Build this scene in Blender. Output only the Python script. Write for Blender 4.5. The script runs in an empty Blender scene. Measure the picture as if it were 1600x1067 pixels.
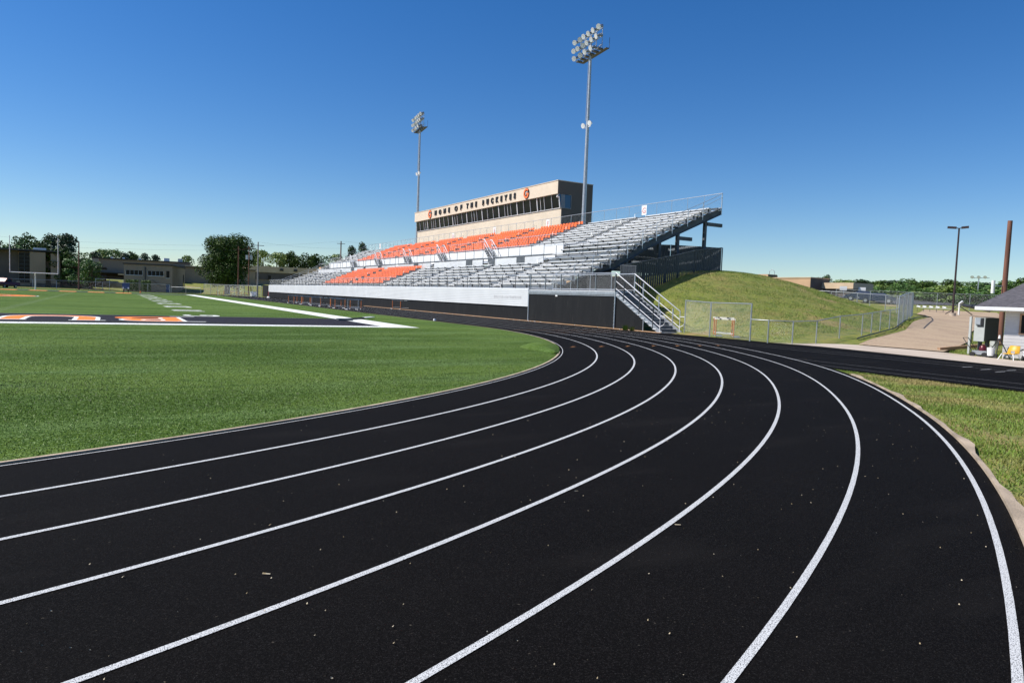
import bpy, math, random
import numpy as np
from mathutils import Vector, Matrix
random.seed(7); rng = np.random.default_rng(7)
R = math.radians
# ------------------------------------------------------------------ camera, sky, sun, exposure
scene = bpy.context.scene
FPX, PITCH, ROLL, YAW = 1084.8, 0.06265, 0.03726, 0.52398
CAM = Vector((-11.87, -33.32, 1.687))
def camvec(u, v, w):
    c, s = math.cos(ROLL), math.sin(ROLL); u, v = c*u-s*v, s*u+c*v
    x, y, z = u, math.cos(PITCH)*w+math.sin(PITCH)*v, -math.sin(PITCH)*w+math.cos(PITCH)*v
    c, s = math.cos(YAW), math.sin(YAW)
    return Vector((c*x+s*y, -s*x+c*y, z))
cd = bpy.data.cameras.new('camera'); cam = bpy.data.objects.new('camera', cd); scene.collection.objects.link(cam)
rx, uy, bz = camvec(1, 0, 0), camvec(0, 1, 0), -camvec(0, 0, 1)
m = Matrix.Identity(4)
for i in range(3): m[i][0], m[i][1], m[i][2] = rx[i], uy[i], bz[i]
m.translation = CAM; cam.matrix_world = m
cd.sensor_width = 36; cd.lens = 36*FPX/1600; cd.clip_start = .1; cd.clip_end = 6000
scene.camera = cam
SUN_EL, SUN_AZ = R(49), R(-62)          # azimuth measured from +Y towards +X
w = bpy.data.worlds.new('World'); scene.world = w; w.use_nodes = True
nt = w.node_tree; nt.nodes.clear()
sky = nt.nodes.new('ShaderNodeTexSky'); sky.sky_type = 'NISHITA'; sky.sun_disc = False
sky.sun_elevation = SUN_EL; sky.sun_rotation = SUN_AZ; sky.altitude = 0
sky.air_density = 1.0; sky.dust_density = 0.1; sky.ozone_density = 4.8
bg = nt.nodes.new('ShaderNodeBackground'); bg.inputs[1].default_value = 0.095
out = nt.nodes.new('ShaderNodeOutputWorld')
hs = nt.nodes.new('ShaderNodeHueSaturation'); hs.inputs['Saturation'].default_value = 1.3; hs.inputs['Hue'].default_value = .508; nt.links.new(sky.outputs[0], hs.inputs['Color']); nt.links.new(hs.outputs[0], bg.inputs[0]); nt.links.new(bg.outputs[0], out.inputs[0])
sl = bpy.data.lights.new('sun', 'SUN'); sl.energy = 5.0; sl.angle = R(.5); sl.color = (1, .95, .87)
so = bpy.data.objects.new('sun', sl); scene.collection.objects.link(so)
sdir = Vector((math.sin(SUN_AZ)*math.cos(SUN_EL), math.cos(SUN_AZ)*math.cos(SUN_EL), math.sin(SUN_EL)))
so.rotation_euler = sdir.to_track_quat('Z', 'Y').to_euler()
scene.view_settings.view_transform = 'Standard'; scene.view_settings.look = 'None'
scene.view_settings.exposure = 0.32; scene.view_settings.gamma = 1; scene.view_settings.use_curve_mapping = False
scene.cycles.max_bounces = 6; scene.cycles.transparent_max_bounces = 12

# ------------------------------------------------------------------ materials
def mat(name, col, rough=.7, metal=0, var=0, vscale=3, col2=None, bump=0, bscale=40, spec=.5, stretch=None, detail=4, island=0, sharp=None):
    m = bpy.data.materials.new(name); m.use_nodes = True; t = m.node_tree; N = t.nodes; L = t.links
    b = N['Principled BSDF']; b.inputs['Roughness'].default_value = rough; b.inputs['Metallic'].default_value = metal
    b.inputs['Specular IOR Level'].default_value = spec
    b.inputs['Base Color'].default_value = (*col, 1)
    co = N.new('ShaderNodeTexCoord'); src = co.outputs['Object']
    if stretch:
        mp = N.new('ShaderNodeMapping'); mp.inputs['Scale'].default_value = stretch; L.new(src, mp.inputs[0]); src = mp.outputs[0]
    if var or col2:
        n = N.new('ShaderNodeTexNoise'); n.inputs['Scale'].default_value = vscale; n.inputs['Detail'].default_value = detail; L.new(src, n.inputs['Vector'])
        cr = N.new('ShaderNodeValToRGB'); a, e = sharp or (.35, .65)
        cr.color_ramp.elements[0].position = a; cr.color_ramp.elements[1].position = e
        c2 = col2 or tuple(min(1, c*(1+var)) for c in col); c1 = col if col2 else tuple(c*(1-var) for c in col)
        cr.color_ramp.elements[0].color = (*c1, 1); cr.color_ramp.elements[1].color = (*c2, 1)
        L.new(n.outputs[0], cr.inputs[0]); last = cr.outputs[0]
        if island:
            g = N.new('ShaderNodeNewGeometry'); h = N.new('ShaderNodeHueSaturation')
            mr = N.new('ShaderNodeMapRange'); mr.inputs[3].default_value = 1-island; mr.inputs[4].default_value = 1+island
            L.new(g.outputs['Random Per Island'], mr.inputs[0]); L.new(mr.outputs[0], h.inputs['Value']); L.new(last, h.inputs['Color']); last = h.outputs[0]
        L.new(last, b.inputs['Base Color'])
    if bump:
        n2 = N.new('ShaderNodeTexNoise'); n2.inputs['Scale'].default_value = bscale; n2.inputs['Detail'].default_value = 3; L.new(src, n2.inputs['Vector'])
        bp = N.new('ShaderNodeBump'); bp.inputs['Strength'].default_value = bump; bp.inputs['Distance'].default_value = .02
        L.new(n2.outputs[0], bp.inputs['Height']); L.new(bp.outputs[0], b.inputs['Normal'])
    return m

def layered(name, layers, rough=.9, bump=.6, bscale=60, spec=.2, bdist=.03, sheen=0):
    """layers: list of (scale, lo, hi, colour, stretch) painted one over the other with noise masks"""
    m = bpy.data.materials.new(name); m.use_nodes = True; t = m.node_tree; N = t.nodes; L = t.links
    b = N['Principled BSDF']; b.inputs['Roughness'].default_value = rough; b.inputs['Specular IOR Level'].default_value = spec
    if sheen: b.inputs['Sheen Weight'].default_value = sheen; b.inputs['Sheen Roughness'].default_value = .4; b.inputs['Sheen Tint'].default_value = (.7, .85, .5, 1)
    co = N.new('ShaderNodeTexCoord'); cur = None; k = 0
    for (sc, lo, hi, col, st) in layers:
        if cur is None:
            rgb = N.new('ShaderNodeRGB'); rgb.outputs[0].default_value = (*col, 1); cur = rgb.outputs[0]; continue
        k += 1
        mp = N.new('ShaderNodeMapping'); mp.inputs['Scale'].default_value = st or (1, 1, 1); mp.inputs['Location'].default_value = (k*13.7, k*5.1, 0)
        L.new(co.outputs['Object'], mp.inputs[0])
        n = N.new('ShaderNodeTexNoise'); n.inputs['Scale'].default_value = sc; n.inputs['Detail'].default_value = 4; L.new(mp.outputs[0], n.inputs['Vector'])
        mr = N.new('ShaderNodeMapRange'); mr.inputs[1].default_value = lo; mr.inputs[2].default_value = hi; L.new(n.outputs[0], mr.inputs[0])
        mx = N.new('ShaderNodeMixRGB'); L.new(mr.outputs[0], mx.inputs[0]); L.new(cur, mx.inputs[1]); mx.inputs[2].default_value = (*col, 1); cur = mx.outputs[0]
    L.new(cur, b.inputs['Base Color'])
    n2 = N.new('ShaderNodeTexNoise'); n2.inputs['Scale'].default_value = bscale; n2.inputs['Detail'].default_value = 4; L.new(co.outputs['Object'], n2.inputs['Vector'])
    bp = N.new('ShaderNodeBump'); bp.inputs['Strength'].default_value = bump; bp.inputs['Distance'].default_value = bdist
    L.new(n2.outputs[0], bp.inputs['Height']); L.new(bp.outputs[0], b.inputs['Normal'])
    return m

M = {}
M['grass'] = layered('grass', [(0, 0, 0, (.195, .235, .028), None), (.35, .42, .62, (.25, .225, .06), None), (1.7, .5, .62, (.085, .14, .018), None),
     (9, .45, .6, (.19, .205, .06), None), (.22, .58, .68, (.36, .24, .12), None), (25, .55, .66, (.3, .27, .1), None), (40, .58, .68, (.04, .07, .012), None)], bump=.9, bscale=18, bdist=.08)
M['turf'] = layered('turf', [(0, 0, 0, (.115, .175, .032), None), (.13, .43, .57, (.045, .085, .008), (.5, 1.7, 1)), (.45, .5, .66, (.12, .19, .06), (.4, 1.6, 1)),
     (2.2, .52, .68, (.045, .09, .012), (.35, 1.5, 1)), (14, .52, .64, (.14, .21, .075), (.8, 1, 1)), (30, .5, .6, (.03, .062, .008), None), (44, .57, .66, (.2, .3, .11), None)], bump=.6, bscale=40, rough=.9, spec=.04)
M['rubber'] = layered('track_rubber', [(0, 0, 0, (.0022, .0017, .0014), None), (.5, .4, .65, (.0034, .0027, .0023), None), (1.3, .56, .72, (.0075, .0065, .0058), (.3, 1, 1)), (90, .5, .64, (.0085, .0075, .007), None), (150, .62, .7, (.03, .028, .028), None), (35, .7, .76, (.06, .052, .04), None)], bump=.8, bscale=160, rough=.9, spec=.07, bdist=.008)
def paint(name, col, under=(.012, .012, .013), lo=.36, hi=.4, scale=110):
    return layered(name, [(0, 0, 0, under, None), (scale, lo, hi, col, None), (6, .62, .8, tuple(c*.82 for c in col), None)], bump=.5, bscale=140, rough=.8, spec=.2, bdist=.006)
M['lane'] = paint('lane_paint', (.6, .61, .61), under=(.05, .05, .05), lo=.39, hi=.5, scale=170)
M['orange_mark'] = paint('orange_mark', (.45, .2, .06), lo=.45, hi=.55)
M['grey_mark'] = paint('faded_mark', (.22, .22, .22), lo=.42, hi=.55)
M['tw'] = paint('turf_white', (.82, .83, .8), under=(.5, .52, .47), lo=.35, hi=.5, scale=40)
M['tc'] = paint('turf_cream', (.36, .42, .26), under=(.15, .22, .1), lo=.4, hi=.6, scale=12)
M['tb'] = layered('turf_black', [(0, 0, 0, (.014, .013, .02), None), (30, .5, .65, (.028, .026, .038), None), (2, .5, .7, (.02, .018, .028), None)], bump=.9, bscale=45)
M['to'] = paint('turf_orange', (.86, .24, .045), under=(.6, .16, .03), lo=.35, hi=.5, scale=30)
M['dirt'] = mat('red_dirt', (.36, .22, .12), .95, var=.3, vscale=5, bump=.5, bscale=30)
M['kerb'] = mat('kerb_concrete', (.42, .33, .235), .9, var=.25, vscale=2, bump=.5, bscale=60)
M['concrete'] = layered('concrete', [(0, 0, 0, (.5, .425, .35), None), (.6, .45, .65, (.43, .36, .29), None), (30, .55, .7, (.37, .32, .26), None)], bump=.3, bscale=40)
M['road'] = layered('dirt_road', [(0, 0, 0, (.4, .3, .2), None), (.5, .45, .62, (.33, .24, .165), None), (12, .5, .65, (.47, .36, .25), None), (40, .6, .7, (.2, .15, .11), None)], bump=.5, bscale=30)
M['lot'] = mat('asphalt_lot', (.06, .06, .065), .9, var=.2)
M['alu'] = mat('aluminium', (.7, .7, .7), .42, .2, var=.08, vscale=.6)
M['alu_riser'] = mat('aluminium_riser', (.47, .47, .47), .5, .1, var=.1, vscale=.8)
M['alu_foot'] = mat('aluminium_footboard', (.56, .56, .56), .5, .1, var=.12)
M['galv'] = mat('galvanised_steel', (.45, .47, .49), .45, .6, var=.12, vscale=4)
M['wire'] = mat('fence_wire', (.3, .32, .33), .5, .4)
M['rail'] = mat('rail_tube', (.62, .64, .66), .35, .6, var=.06)
M['dpost'] = mat('dark_post', (.05, .055, .06), .5, .2)
M['white_panel'] = mat('white_corrugated', (.74, .75, .75), .5, 0, var=.04, vscale=.5)
M['steel'] = mat('painted_steel', (.09, .1, .11), .6, .2, var=.25, vscale=2)
M['screen'] = layered('black_screen', [(0, 0, 0, (.012, .013, .0145), None), (1.2, .45, .7, (.017, .018, .019), (1, 1, .25)), (3, .6, .75, (.032, .033, .031), (3, 3, .3)), (60, .55, .7, (.008, .008, .009), None)], bump=.5, bscale=120, rough=.8, bdist=.01)
M['darkscreen'] = mat('dark_slat', (.02, .024, .03), .6, var=.3, vscale=8)
M['corr'] = mat('grey_corrugated', (.2, .23, .27), .5, .2, var=.1)
M['chair'] = mat('orange_plastic', (.86, .17, .012), .22, var=.12, vscale=.6, spec=.9)
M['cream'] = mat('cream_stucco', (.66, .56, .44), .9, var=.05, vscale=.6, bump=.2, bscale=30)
M['cream_shade'] = mat('cream_in_shade', (.13, .115, .105), .9, var=.06, vscale=.5)  # near-black base that paints shade on the press box end
M['glass'] = mat('dark_glass', (.006, .006, .008), .2, 0, spec=.2)
M['bglass'] = mat('blue_glass', (.03, .09, .17), .1, 0, spec=.6)
M['frame'] = mat('white_frame', (.7, .7, .72), .5)
M['letter'] = mat('black_letter', (.015, .015, .016), .5)
M['logo_orange'] = mat('logo_orange', (.85, .2, .06), .5)
M['white'] = mat('white_paint', (.8, .8, .79), .6, var=.04)
M['palered'] = mat('faded_red_letter', (.62, .3, .28), .6)
M['red'] = mat('red_letter', (.6, .06, .05), .6)
M['lens'] = mat('lamp_lens', (.85, .86, .87), .25, .1, var=.12, vscale=3)
M['lampbody'] = mat('lamp_body', (.35, .36, .37), .35, .7)
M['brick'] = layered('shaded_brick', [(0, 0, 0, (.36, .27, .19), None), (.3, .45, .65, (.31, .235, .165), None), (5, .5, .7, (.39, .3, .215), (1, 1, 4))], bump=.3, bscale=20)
M['brick_dark_and_shade'] = mat('dark_brick_and_shade', (.12, .1, .085), .9, var=.15, vscale=.6)  # dark brick; also paints shade on tan building ends and the porch wall
M['tan'] = mat('tan_wall', (.5, .33, .2), .9, var=.06, vscale=.5)
M['tan2'] = mat('tan_band', (.58, .44, .29), .9, var=.08, vscale=.5)
M['roofline'] = mat('roof_edge', (.06, .055, .05), .8)
M['shingle'] = mat('shingles', (.085, .08, .09), .9, var=.35, vscale=6, stretch=(1, 1, 8), bump=.5, bscale=30)
M['siding'] = mat('white_siding', (.62, .6, .6), .7, var=.04)
M['bark'] = mat('bark', (.09, .065, .045), .95, var=.4, vscale=5, stretch=(1, 1, .2), bump=.6)
M['wood'] = mat('creosote_pole', (.17, .075, .05), .9, var=.35, vscale=4, stretch=(1, 1, .15))
M['greypole'] = mat('weathered_pole', (.3, .28, .25), .9, var=.2)
M['leaf_oak'] = mat('leaf_oak', (.026, .055, .008), .6, col2=(.07, .12, .018), vscale=.9, island=.5, spec=.2)
M['leaf_green'] = mat('leaf_green', (.04, .1, .016), .55, col2=(.1, .19, .035), vscale=.3, island=.5)
M['leaf_lime'] = mat('leaf_lime', (.1, .17, .025), .55, col2=(.2, .27, .05), vscale=.4, island=.35)
M['leaf_pine'] = mat('leaf_pine', (.018, .045, .014), .6, col2=(.04, .085, .025), vscale=.5, island=.5)
M['hedge'] = mat('hedge_leaf', (.05, .1, .015), .6, col2=(.13, .2, .03), vscale=2, island=.4)
M['blade'] = mat('grass_blade', (.13, .2, .02), .65, col2=(.34, .26, .1), vscale=.45, island=.35, sharp=(.5, .68))
M['turf_blade'] = mat('turf_blade', (.022, .052, .002), .5, col2=(.15, .225, .028), vscale=.13, island=.85, spec=.35, sharp=(.42, .57), stretch=(.5, 1.7, 1))
M['black'] = mat('black_metal', (.02, .02, .022), .5, .2)
M['brownmetal'] = mat('bronze_pole', (.07, .045, .045), .45, .4)
M['plastic_w'] = mat('white_plastic', (.8, .8, .78), .4)
M['hurdle_o'] = mat('hurdle_orange', (.75, .22, .06), .45)
M['hurdle_b'] = mat('hurdle_board', (.78, .74, .62), .6, var=.1, vscale=6)
M['yellow'] = mat('yellow_plastic', (.6, .33, .015), .45)
M['tyre'] = mat('tyre_rubber', (.02, .02, .02), .85)
M['redpaint'] = mat('red_paint', (.1, .012, .018), .3, .2)
M['bluepaint'] = mat('blue_paint', (.03, .05, .1), .2, .4)
M['silverpaint'] = mat('silver_paint', (.4, .42, .45), .25, .5)
M['bluepad'] = mat('blue_pad', (.04, .09, .2), .6, var=.2)
M['box_grey'] = mat('cabinet_grey', (.5, .52, .5), .5, .2, var=.05)
M['box_dark_shade'] = mat('cabinet_dark_shade', (.08, .09, .09), .5, .2)  # dark legs, and shade painted on the cabinet housing
M['cone'] = mat('orange_cone', (.85, .25, .06), .5)
M['debris'] = mat('dry_leaf', (.26, .19, .09), .9, col2=(.5, .44, .33), vscale=30)
M['wood_tan'] = mat('timber', (.38, .24, .15), .9, var=.2)

# ------------------------------------------------------------------ mesh helpers
def tag(o, label=None, cat=None, group=None, kind=None):
    if label: o['label'] = label
    if cat: o['category'] = cat
    if group: o['group'] = group
    if kind: o['kind'] = kind
    return o
def empty(name, loc, label=None, cat=None, group=None):
    o = bpy.data.objects.new(name, None); scene.collection.objects.link(o); o.location = loc; o.empty_display_size = .2
    return tag(o, label, cat, group)
def wloc(o):
    v = Vector((0, 0, 0))
    while o: v += Vector(o.location); o = o.parent
    return v
def link(name, me, parent=None, mats=()):
    o = bpy.data.objects.new(name, me); scene.collection.objects.link(o)
    for m_ in mats: me.materials.append(m_)
    if parent: o.parent = parent
    return o
class MB:
    def __init__(s): s.v = []; s.f = []; s.mi = []; s.cur = 0; s.sm = []
    def add(s, vs, fs, smooth=False):
        n = len(s.v); s.v += [tuple(a) for a in vs]; s.f += [tuple(i+n for i in f) for f in fs]; s.mi += [s.cur]*len(fs); s.sm += [smooth]*len(fs); return s
    def box(s, x0, x1, y0, y1, z0, z1):
        vs = [(x, y, z) for z in (z0, z1) for y in (y0, y1) for x in (x0, x1)]
        return s.add(vs, [(0, 2, 3, 1), (4, 5, 7, 6), (0, 1, 5, 4), (2, 6, 7, 3), (0, 4, 6, 2), (1, 3, 7, 5)])
    def beam(s, a, b, w, h, up=(0, 0, 1)):
        a, b = Vector(a), Vector(b); d = (b-a).normalized(); u = Vector(up)
        sd = d.cross(u)
        if sd.length < 1e-4: sd = d.cross(Vector((0, 1, 0)))
        sd.normalize(); u = sd.cross(d).normalized(); sd *= w/2; u *= h/2
        vs = [p+i*sd+j*u for p in (a, b) for i, j in ((-1, -1), (1, -1), (1, 1), (-1, 1))]
        return s.add(vs, [(0, 1, 2, 3), (7, 6, 5, 4), (0, 4, 5, 1), (1, 5, 6, 2), (2, 6, 7, 3), (3, 7, 4, 0)])
    def tube(s, pts, r, n=6, r2=None, cap=True):
        pts = [Vector(p) for p in pts]; rs = r if isinstance(r, (list, tuple)) else [r+(((r2 if r2 is not None else r)-r)*i/max(1, len(pts)-1)) for i in range(len(pts))]
        vs = []; prev = None
        for i, p in enumerate(pts):
            d = (pts[min(i+1, len(pts)-1)]-pts[max(i-1, 0)]).normalized()
            ref = Vector((0, 0, 1)) if abs(d.z) < .9 else Vector((1, 0, 0))
            a = d.cross(ref).normalized(); b = d.cross(a).normalized()
            vs += [p+rs[i]*(math.cos(2*math.pi*k/n)*a+math.sin(2*math.pi*k/n)*b) for k in range(n)]
        fs = [(i*n+k, i*n+(k+1) % n, (i+1)*n+(k+1) % n, (i+1)*n+k) for i in range(len(pts)-1) for k in range(n)]
        s.add(vs, fs, n > 4)
        if cap:
            s.add([vs[k] for k in range(n)], [tuple(range(n))]); s.add([vs[(len(pts)-1)*n+k] for k in range(n)], [tuple(range(n))[::-1]])
        return s
    def poly(s, pts, z0, z1):
        n = len(pts); vs = [(x, y, z0) for x, y in pts]+[(x, y, z1) for x, y in pts]
        return s.add(vs, [tuple(range(n))[::-1], tuple(range(n, 2*n))]+[(i, (i+1) % n, n+(i+1) % n, n+i) for i in range(n)])
    def wires(s, p0, p1, h, sp=.1, r=.003):
        """chain link: two families of straight diagonal wires on the sloped parallelogram p0->p1, height h"""
        p0, p1 = Vector(p0), Vector(p1); Ln = math.hypot(p1.x-p0.x, p1.y-p0.y)
        nrm = Vector((p1.y-p0.y, p0.x-p1.x, 0)).normalized()*r; sp = sp*1.0
        P = lambda t, z: p0+(p1-p0)*(t/Ln)+Vector((0, 0, z))
        t = -h
        while t < Ln:
            for sgn in (1, -1):
                t0, t1 = t, t+h; z0, z1 = 0, h
                if t0 < 0: z0 = -t0; t0 = 0
                if t1 > Ln: z1 = h-(t1-Ln); t1 = Ln
                if t1-t0 < .02: continue
                if sgn < 0: z0, z1 = h-z0, h-z1
                a, b = P(t0, z0), P(t1, z1); q = Vector((0, 0, r*1.4))
                s.add([a-q, a+nrm, a+q, a-nrm, b-q, b+nrm, b+q, b-nrm], [(0, 1, 5, 4), (1, 2, 6, 5), (2, 3, 7, 6), (3, 0, 4, 7)])
            t += sp
        return s
    def build(s, name, mats, parent=None, offset=None):
        me = bpy.data.meshes.new(name); off = offset if offset is not None else (wloc(parent) if parent else Vector((0, 0, 0)))
        me.from_pydata([(x-off[0], y-off[1], z-off[2]) for x, y, z in s.v], [], s.f); me.update()
        if not isinstance(mats, (list, tuple)): mats = [mats]
        o = link(name, me, parent, mats)
        me.polygons.foreach_set('material_index', s.mi); me.polygons.foreach_set('use_smooth', s.sm)
        return o
def copy_tree(o, parent=None):
    c = o.copy(); scene.collection.objects.link(c); c.parent = parent
    for ch in list(o.children): copy_tree(ch, c)
    return c
def place(o, loc, rz=0, sc=1, label=None):
    o.location = loc; o.rotation_euler = (0, 0, rz); o.scale = (sc, sc, sc) if not isinstance(sc, tuple) else sc
    if label: o['label'] = label
    return o
def polar(az, r, z=0):
    a = R(az); return Vector((CAM.x+r*math.sin(a), CAM.y+r*math.cos(a), z))
def ss(a, b, x): t = np.clip((x-a)/(b-a), 0, 1); return t*t*(3-2*t)
def ground(x, y):
    x = np.asarray(x, float); y = np.asarray(y, float)
    s = (x-17)*.88+(y+17)*.47; z = 1.9*ss(0, 75, s)
    z = z+2.2*ss(75, 130, (x-CAM.x)*.6+(y-CAM.y)*.8)*ss(15, 40, x)
    c, q = math.cos(.617), math.sin(.617); u = ((x-33.583)*c+(y-11.379)*q)/18.937; v = (-(x-33.583)*q+(y-11.379)*c)/12.562
    z = z+4.15*np.exp(-(u*u+v*v)**1.153)
    z = z*ss(16.2, 20.5, x)*(1-ss(70, 150, y))
    return z+3.0*ss(152, 200, y)*(1-ss(20, 40, x)*0)
def gz(x, y): return float(ground(x, y))
def strip(name, left, right, m_, dz=.03, n=40, k=8, kind='structure'):
    """sheet between two polylines, draped on the ground"""
    def res(pl):
        pl = [Vector((*p, 0)) for p in pl]; d = [0]
        for a, b in zip(pl, pl[1:]): d.append(d[-1]+(b-a).length)
        o = []
        for i in range(n+1):
            t = d[-1]*i/n; j = max(jj for jj in range(len(d)) if d[jj] <= t+1e-9); j = min(j, len(pl)-2)
            o.append(pl[j].lerp(pl[j+1], (t-d[j])/(d[j+1]-d[j])))
        return o
    A, B = res(left), res(right); vs = []; fs = []
    for a, b in zip(A, B):
        for j in range(k+1):
            p = a.lerp(b, j/k); vs.append((p.x, p.y, gz(p.x, p.y)+dz))
    for i in range(n):
        for j in range(k): q = i*(k+1)+j; fs.append((q, q+1, q+k+2, q+k+1))
    mb = MB().add(vs, fs, True); return tag(mb.build(name, m_), kind=kind)
def text_me(body, size, extr, off, mtx, align='CENTER', spacing=1.0):
    c = bpy.data.curves.new('lettering', 'FONT'); c.body = body; c.size = size; c.extrude = extr; c.offset = off; c.align_x = align; c.align_y = 'CENTER'; c.space_character = spacing
    o = bpy.data.objects.new('lettering_tmp', c); scene.collection.objects.link(o)
    bpy.context.view_layer.update()
    me = bpy.data.meshes.new_from_object(o.evaluated_get(bpy.context.evaluated_depsgraph_get()))
    bpy.data.objects.remove(o); bpy.data.curves.remove(c); me.transform(mtx); me.name = 'lettering'; me.materials.clear()
    return me
def basis(x, y, z, t):
    m = Matrix.Identity(4)
    for i in range(3): m[i][0], m[i][1], m[i][2], m[i][3] = x[i], y[i], z[i], t[i]
    return m

# ------------------------------------------------------------------ ground sheet
xs = np.unique(np.concatenate([np.linspace(-3000, -300, 10), np.arange(-300, -60, 20), np.arange(-60, 14, 4), np.arange(14, 66, .8), np.arange(66, 150, 3), np.arange(150, 400, 25), np.linspace(400, 3000, 10)]))
ys = np.unique(np.concatenate([np.linspace(-3000, -300, 10), np.arange(-300, -60, 20), np.arange(-60, -26, 2), np.arange(-26, 36, .8), np.arange(36, 240, 3), np.arange(240, 500, 25), np.linspace(500, 3000, 10)]))
X, Y = np.meshgrid(xs, ys); Z = ground(X, Y)-.05
bumps = (rng.random(X.shape)-.5)*.06*ss(17, 22, X)*(X < 70); Z = Z+bumps
nx, ny = len(xs), len(ys)
me = bpy.data.meshes.new('ground'); V = np.stack([X, Y, Z], -1).reshape(-1, 3)
idx = np.arange(nx*ny).reshape(ny, nx); F = np.stack([idx[:-1, :-1], idx[:-1, 1:], idx[1:, 1:], idx[1:, :-1]], -1).reshape(-1, 4)
me.from_pydata(V.tolist(), [], F.tolist()); me.polygons.foreach_set('use_smooth', [True]*len(F))
tag(link('ground', me, None, [M['grass']]), kind='structure')

# ------------------------------------------------------------------ track: oval of two straights and two bends
CX, CY0, CY1, R0, LW = -24.62, 2.845, 106.9, 30.877, 1.067
def oval(r, wob=0, n=120, a0=None):
    """closed oval polyline at radius r; starts at (CX+r, CY1) running clockwise through the near bend"""
    pts = [(CX+r, CY1-(CY1-CY0)*i/60) for i in range(60)]
    for i in range(n+1):
        th = -180*i/n; rr = r+wob*float(ss(-50, -34, th))*(1-float(ss(-12, 0, th)))
        pts.append((CX+rr*math.cos(R(th)), CY0+rr*math.sin(R(th))))
    pts += [(CX-r, CY0+(CY1-CY0)*i/60) for i in range(1, 61)]
    for i in range(1, n): th = 180-180*i/n; pts.append((CX+r*math.cos(R(th)), CY1+r*math.sin(R(th))))
    return pts
def band(name, ra, rb, z, m_, wa=0, wb=0, thick=0):
    A, B = oval(ra, wa), oval(rb, wb); n = len(A)
    if not thick:
        vs = [(x, y, z) for x, y in A]+[(x, y, z) for x, y in B]
        fs = [(i, (i+1) % n, n+(i+1) % n, n+i)[::-1] for i in range(n)]
    else:
        vs = [(x, y, q) for q in (z-thick, z) for pl in (A, B) for x, y in pl]
        fs = []
        for i in range(n):
            j = (i+1) % n
            fs += [(2*n+i, 2*n+j, 3*n+j, 3*n+i), (i, j, 2*n+j, 2*n+i), (n+i, 3*n+i, 3*n+j, n+j)]
    o = MB().add(vs, fs).build(name, m_); return tag(o, kind='structure')
band('track', R0-.12, R0+7*LW+.17, -.004, M['rubber'], 0, .24)
pts = oval(R0-.09); cxm, cym = -24.6, 55
mb = MB(); n = len(pts); mb.add([(x, y, .0) for x, y in pts]+[(CX, cym, 0)], [(i, n, (i+1) % n) for i in range(n)]); tag(mb.build('turf_field', M['turf']), kind='structure')
mb = MB()
A, B = oval(R0-.125), oval(R0-.07)
n = len(A); skip = [i for i in range(n) if A[i][1] < CY0 and -33.5 < math.degrees(math.atan2(A[i][1]-CY0, A[i][0]-CX)) < -28]
for i in range(n):
    if i in skip: continue
    j = (i+1) % n; (ax, ay), (bx, by), (cx_, cy_), (dx, dy) = A[i], A[j], B[j], B[i]
    mb.add([(ax, ay, .012), (bx, by, .012), (cx_, cy_, .012), (dx, dy, .012), (cx_, cy_, -.02), (dx, dy, -.02)], [(0, 1, 2, 3), (3, 2, 4, 5)])
tag(mb.build('inner_kerb', M['kerb']), kind='structure')
# outer kerb of pale concrete: ragged on the grass side
mb = MB(); prev = None
for i in range(181):
    th = -130+i*.5
    if th > -40: break
    wv = .05+.05*max(0, math.sin(th*.9)+math.sin(th*2.3+1))+(.05 if -66 < th < -58 else 0)
    ra = R0+7*LW+.165; ra += .24*float(ss(-50, -34, th)); rb = ra+wv
    a = (CX+ra*math.cos(R(th)), CY0+ra*math.sin(R(th))); b = (CX+rb*math.cos(R(th)), CY0+rb*math.sin(R(th)))
    if prev: mb.add([(*prev[0], .03), (*prev[1], .02), (*b, .02), (*a, .03), (*prev[0], -.06), (*a, -.06)], [(0, 1, 2, 3)[::-1], (0, 3, 5, 4)])
    prev = (a, b)
tag(mb.build('outer_kerb', M['kerb']), kind='structure')
lines = MB()
for k in range(8):
    r = R0+k*LW; wob = .03*k
    A, B = oval(r-(.024 if k else .0), wob, 240), oval(r+(.023 if k else .022), wob, 240); n = len(A)
    lines.add([(x, y, .001) for x, y in A]+[(x, y, .001) for x, y in B], [(i, n+i, n+(i+1) % n, (i+1) % n) for i in range(n)])
tag(lines.build('lane_lines', M['lane']), kind='structure')
# sprint chute that runs on past the bend
mb = MB(); mb.poly([(6.0, CY0+1), (6.3, -20.2), (6.2, -60), (13.2, -60), (13.8, -26), (14.6, -20.5), (15.9, -13.5), (15.9, -6), (15.35, -2), (15.35, 112), (6.4, 112)], -.03, -.008)
tag(mb.build('sprint_chute', M['rubber']), kind='structure')
mb = MB()
for x0, x1 in ((6.85, 6.85), (8.1, 8.1), (12.3, 12.3), (13.45, 13.1)): mb.add([(x0, -6, -.005), (x0+.045, -6, -.005), (x1+.045, -60, -.005), (x1, -60, -.005)], [(0, 1, 2, 3)])
mb.box(15.1, 15.15, 6, 106, -.02, -.004)
for x, y in ((12.3, -21.2), (12.0, -21.9), (11.6, -22.5), (12.7, -22.3)): mb.add([(x-.5, y-.08, -.004), (x+.1, y-.08, -.004), (x+.5, y+.06, -.004), (x-.1, y+.06, -.004)], [(0, 1, 2, 3)])
tag(mb.build('chute_lines', M['grey_mark']), kind='structure')
mb = MB()
def tri(x, y): mb.add([(x-.13, y-.02, .003), (x+.1, y-.13, .003), (x+.1, y+.12, .003)], [(0, 1, 2)])
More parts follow.
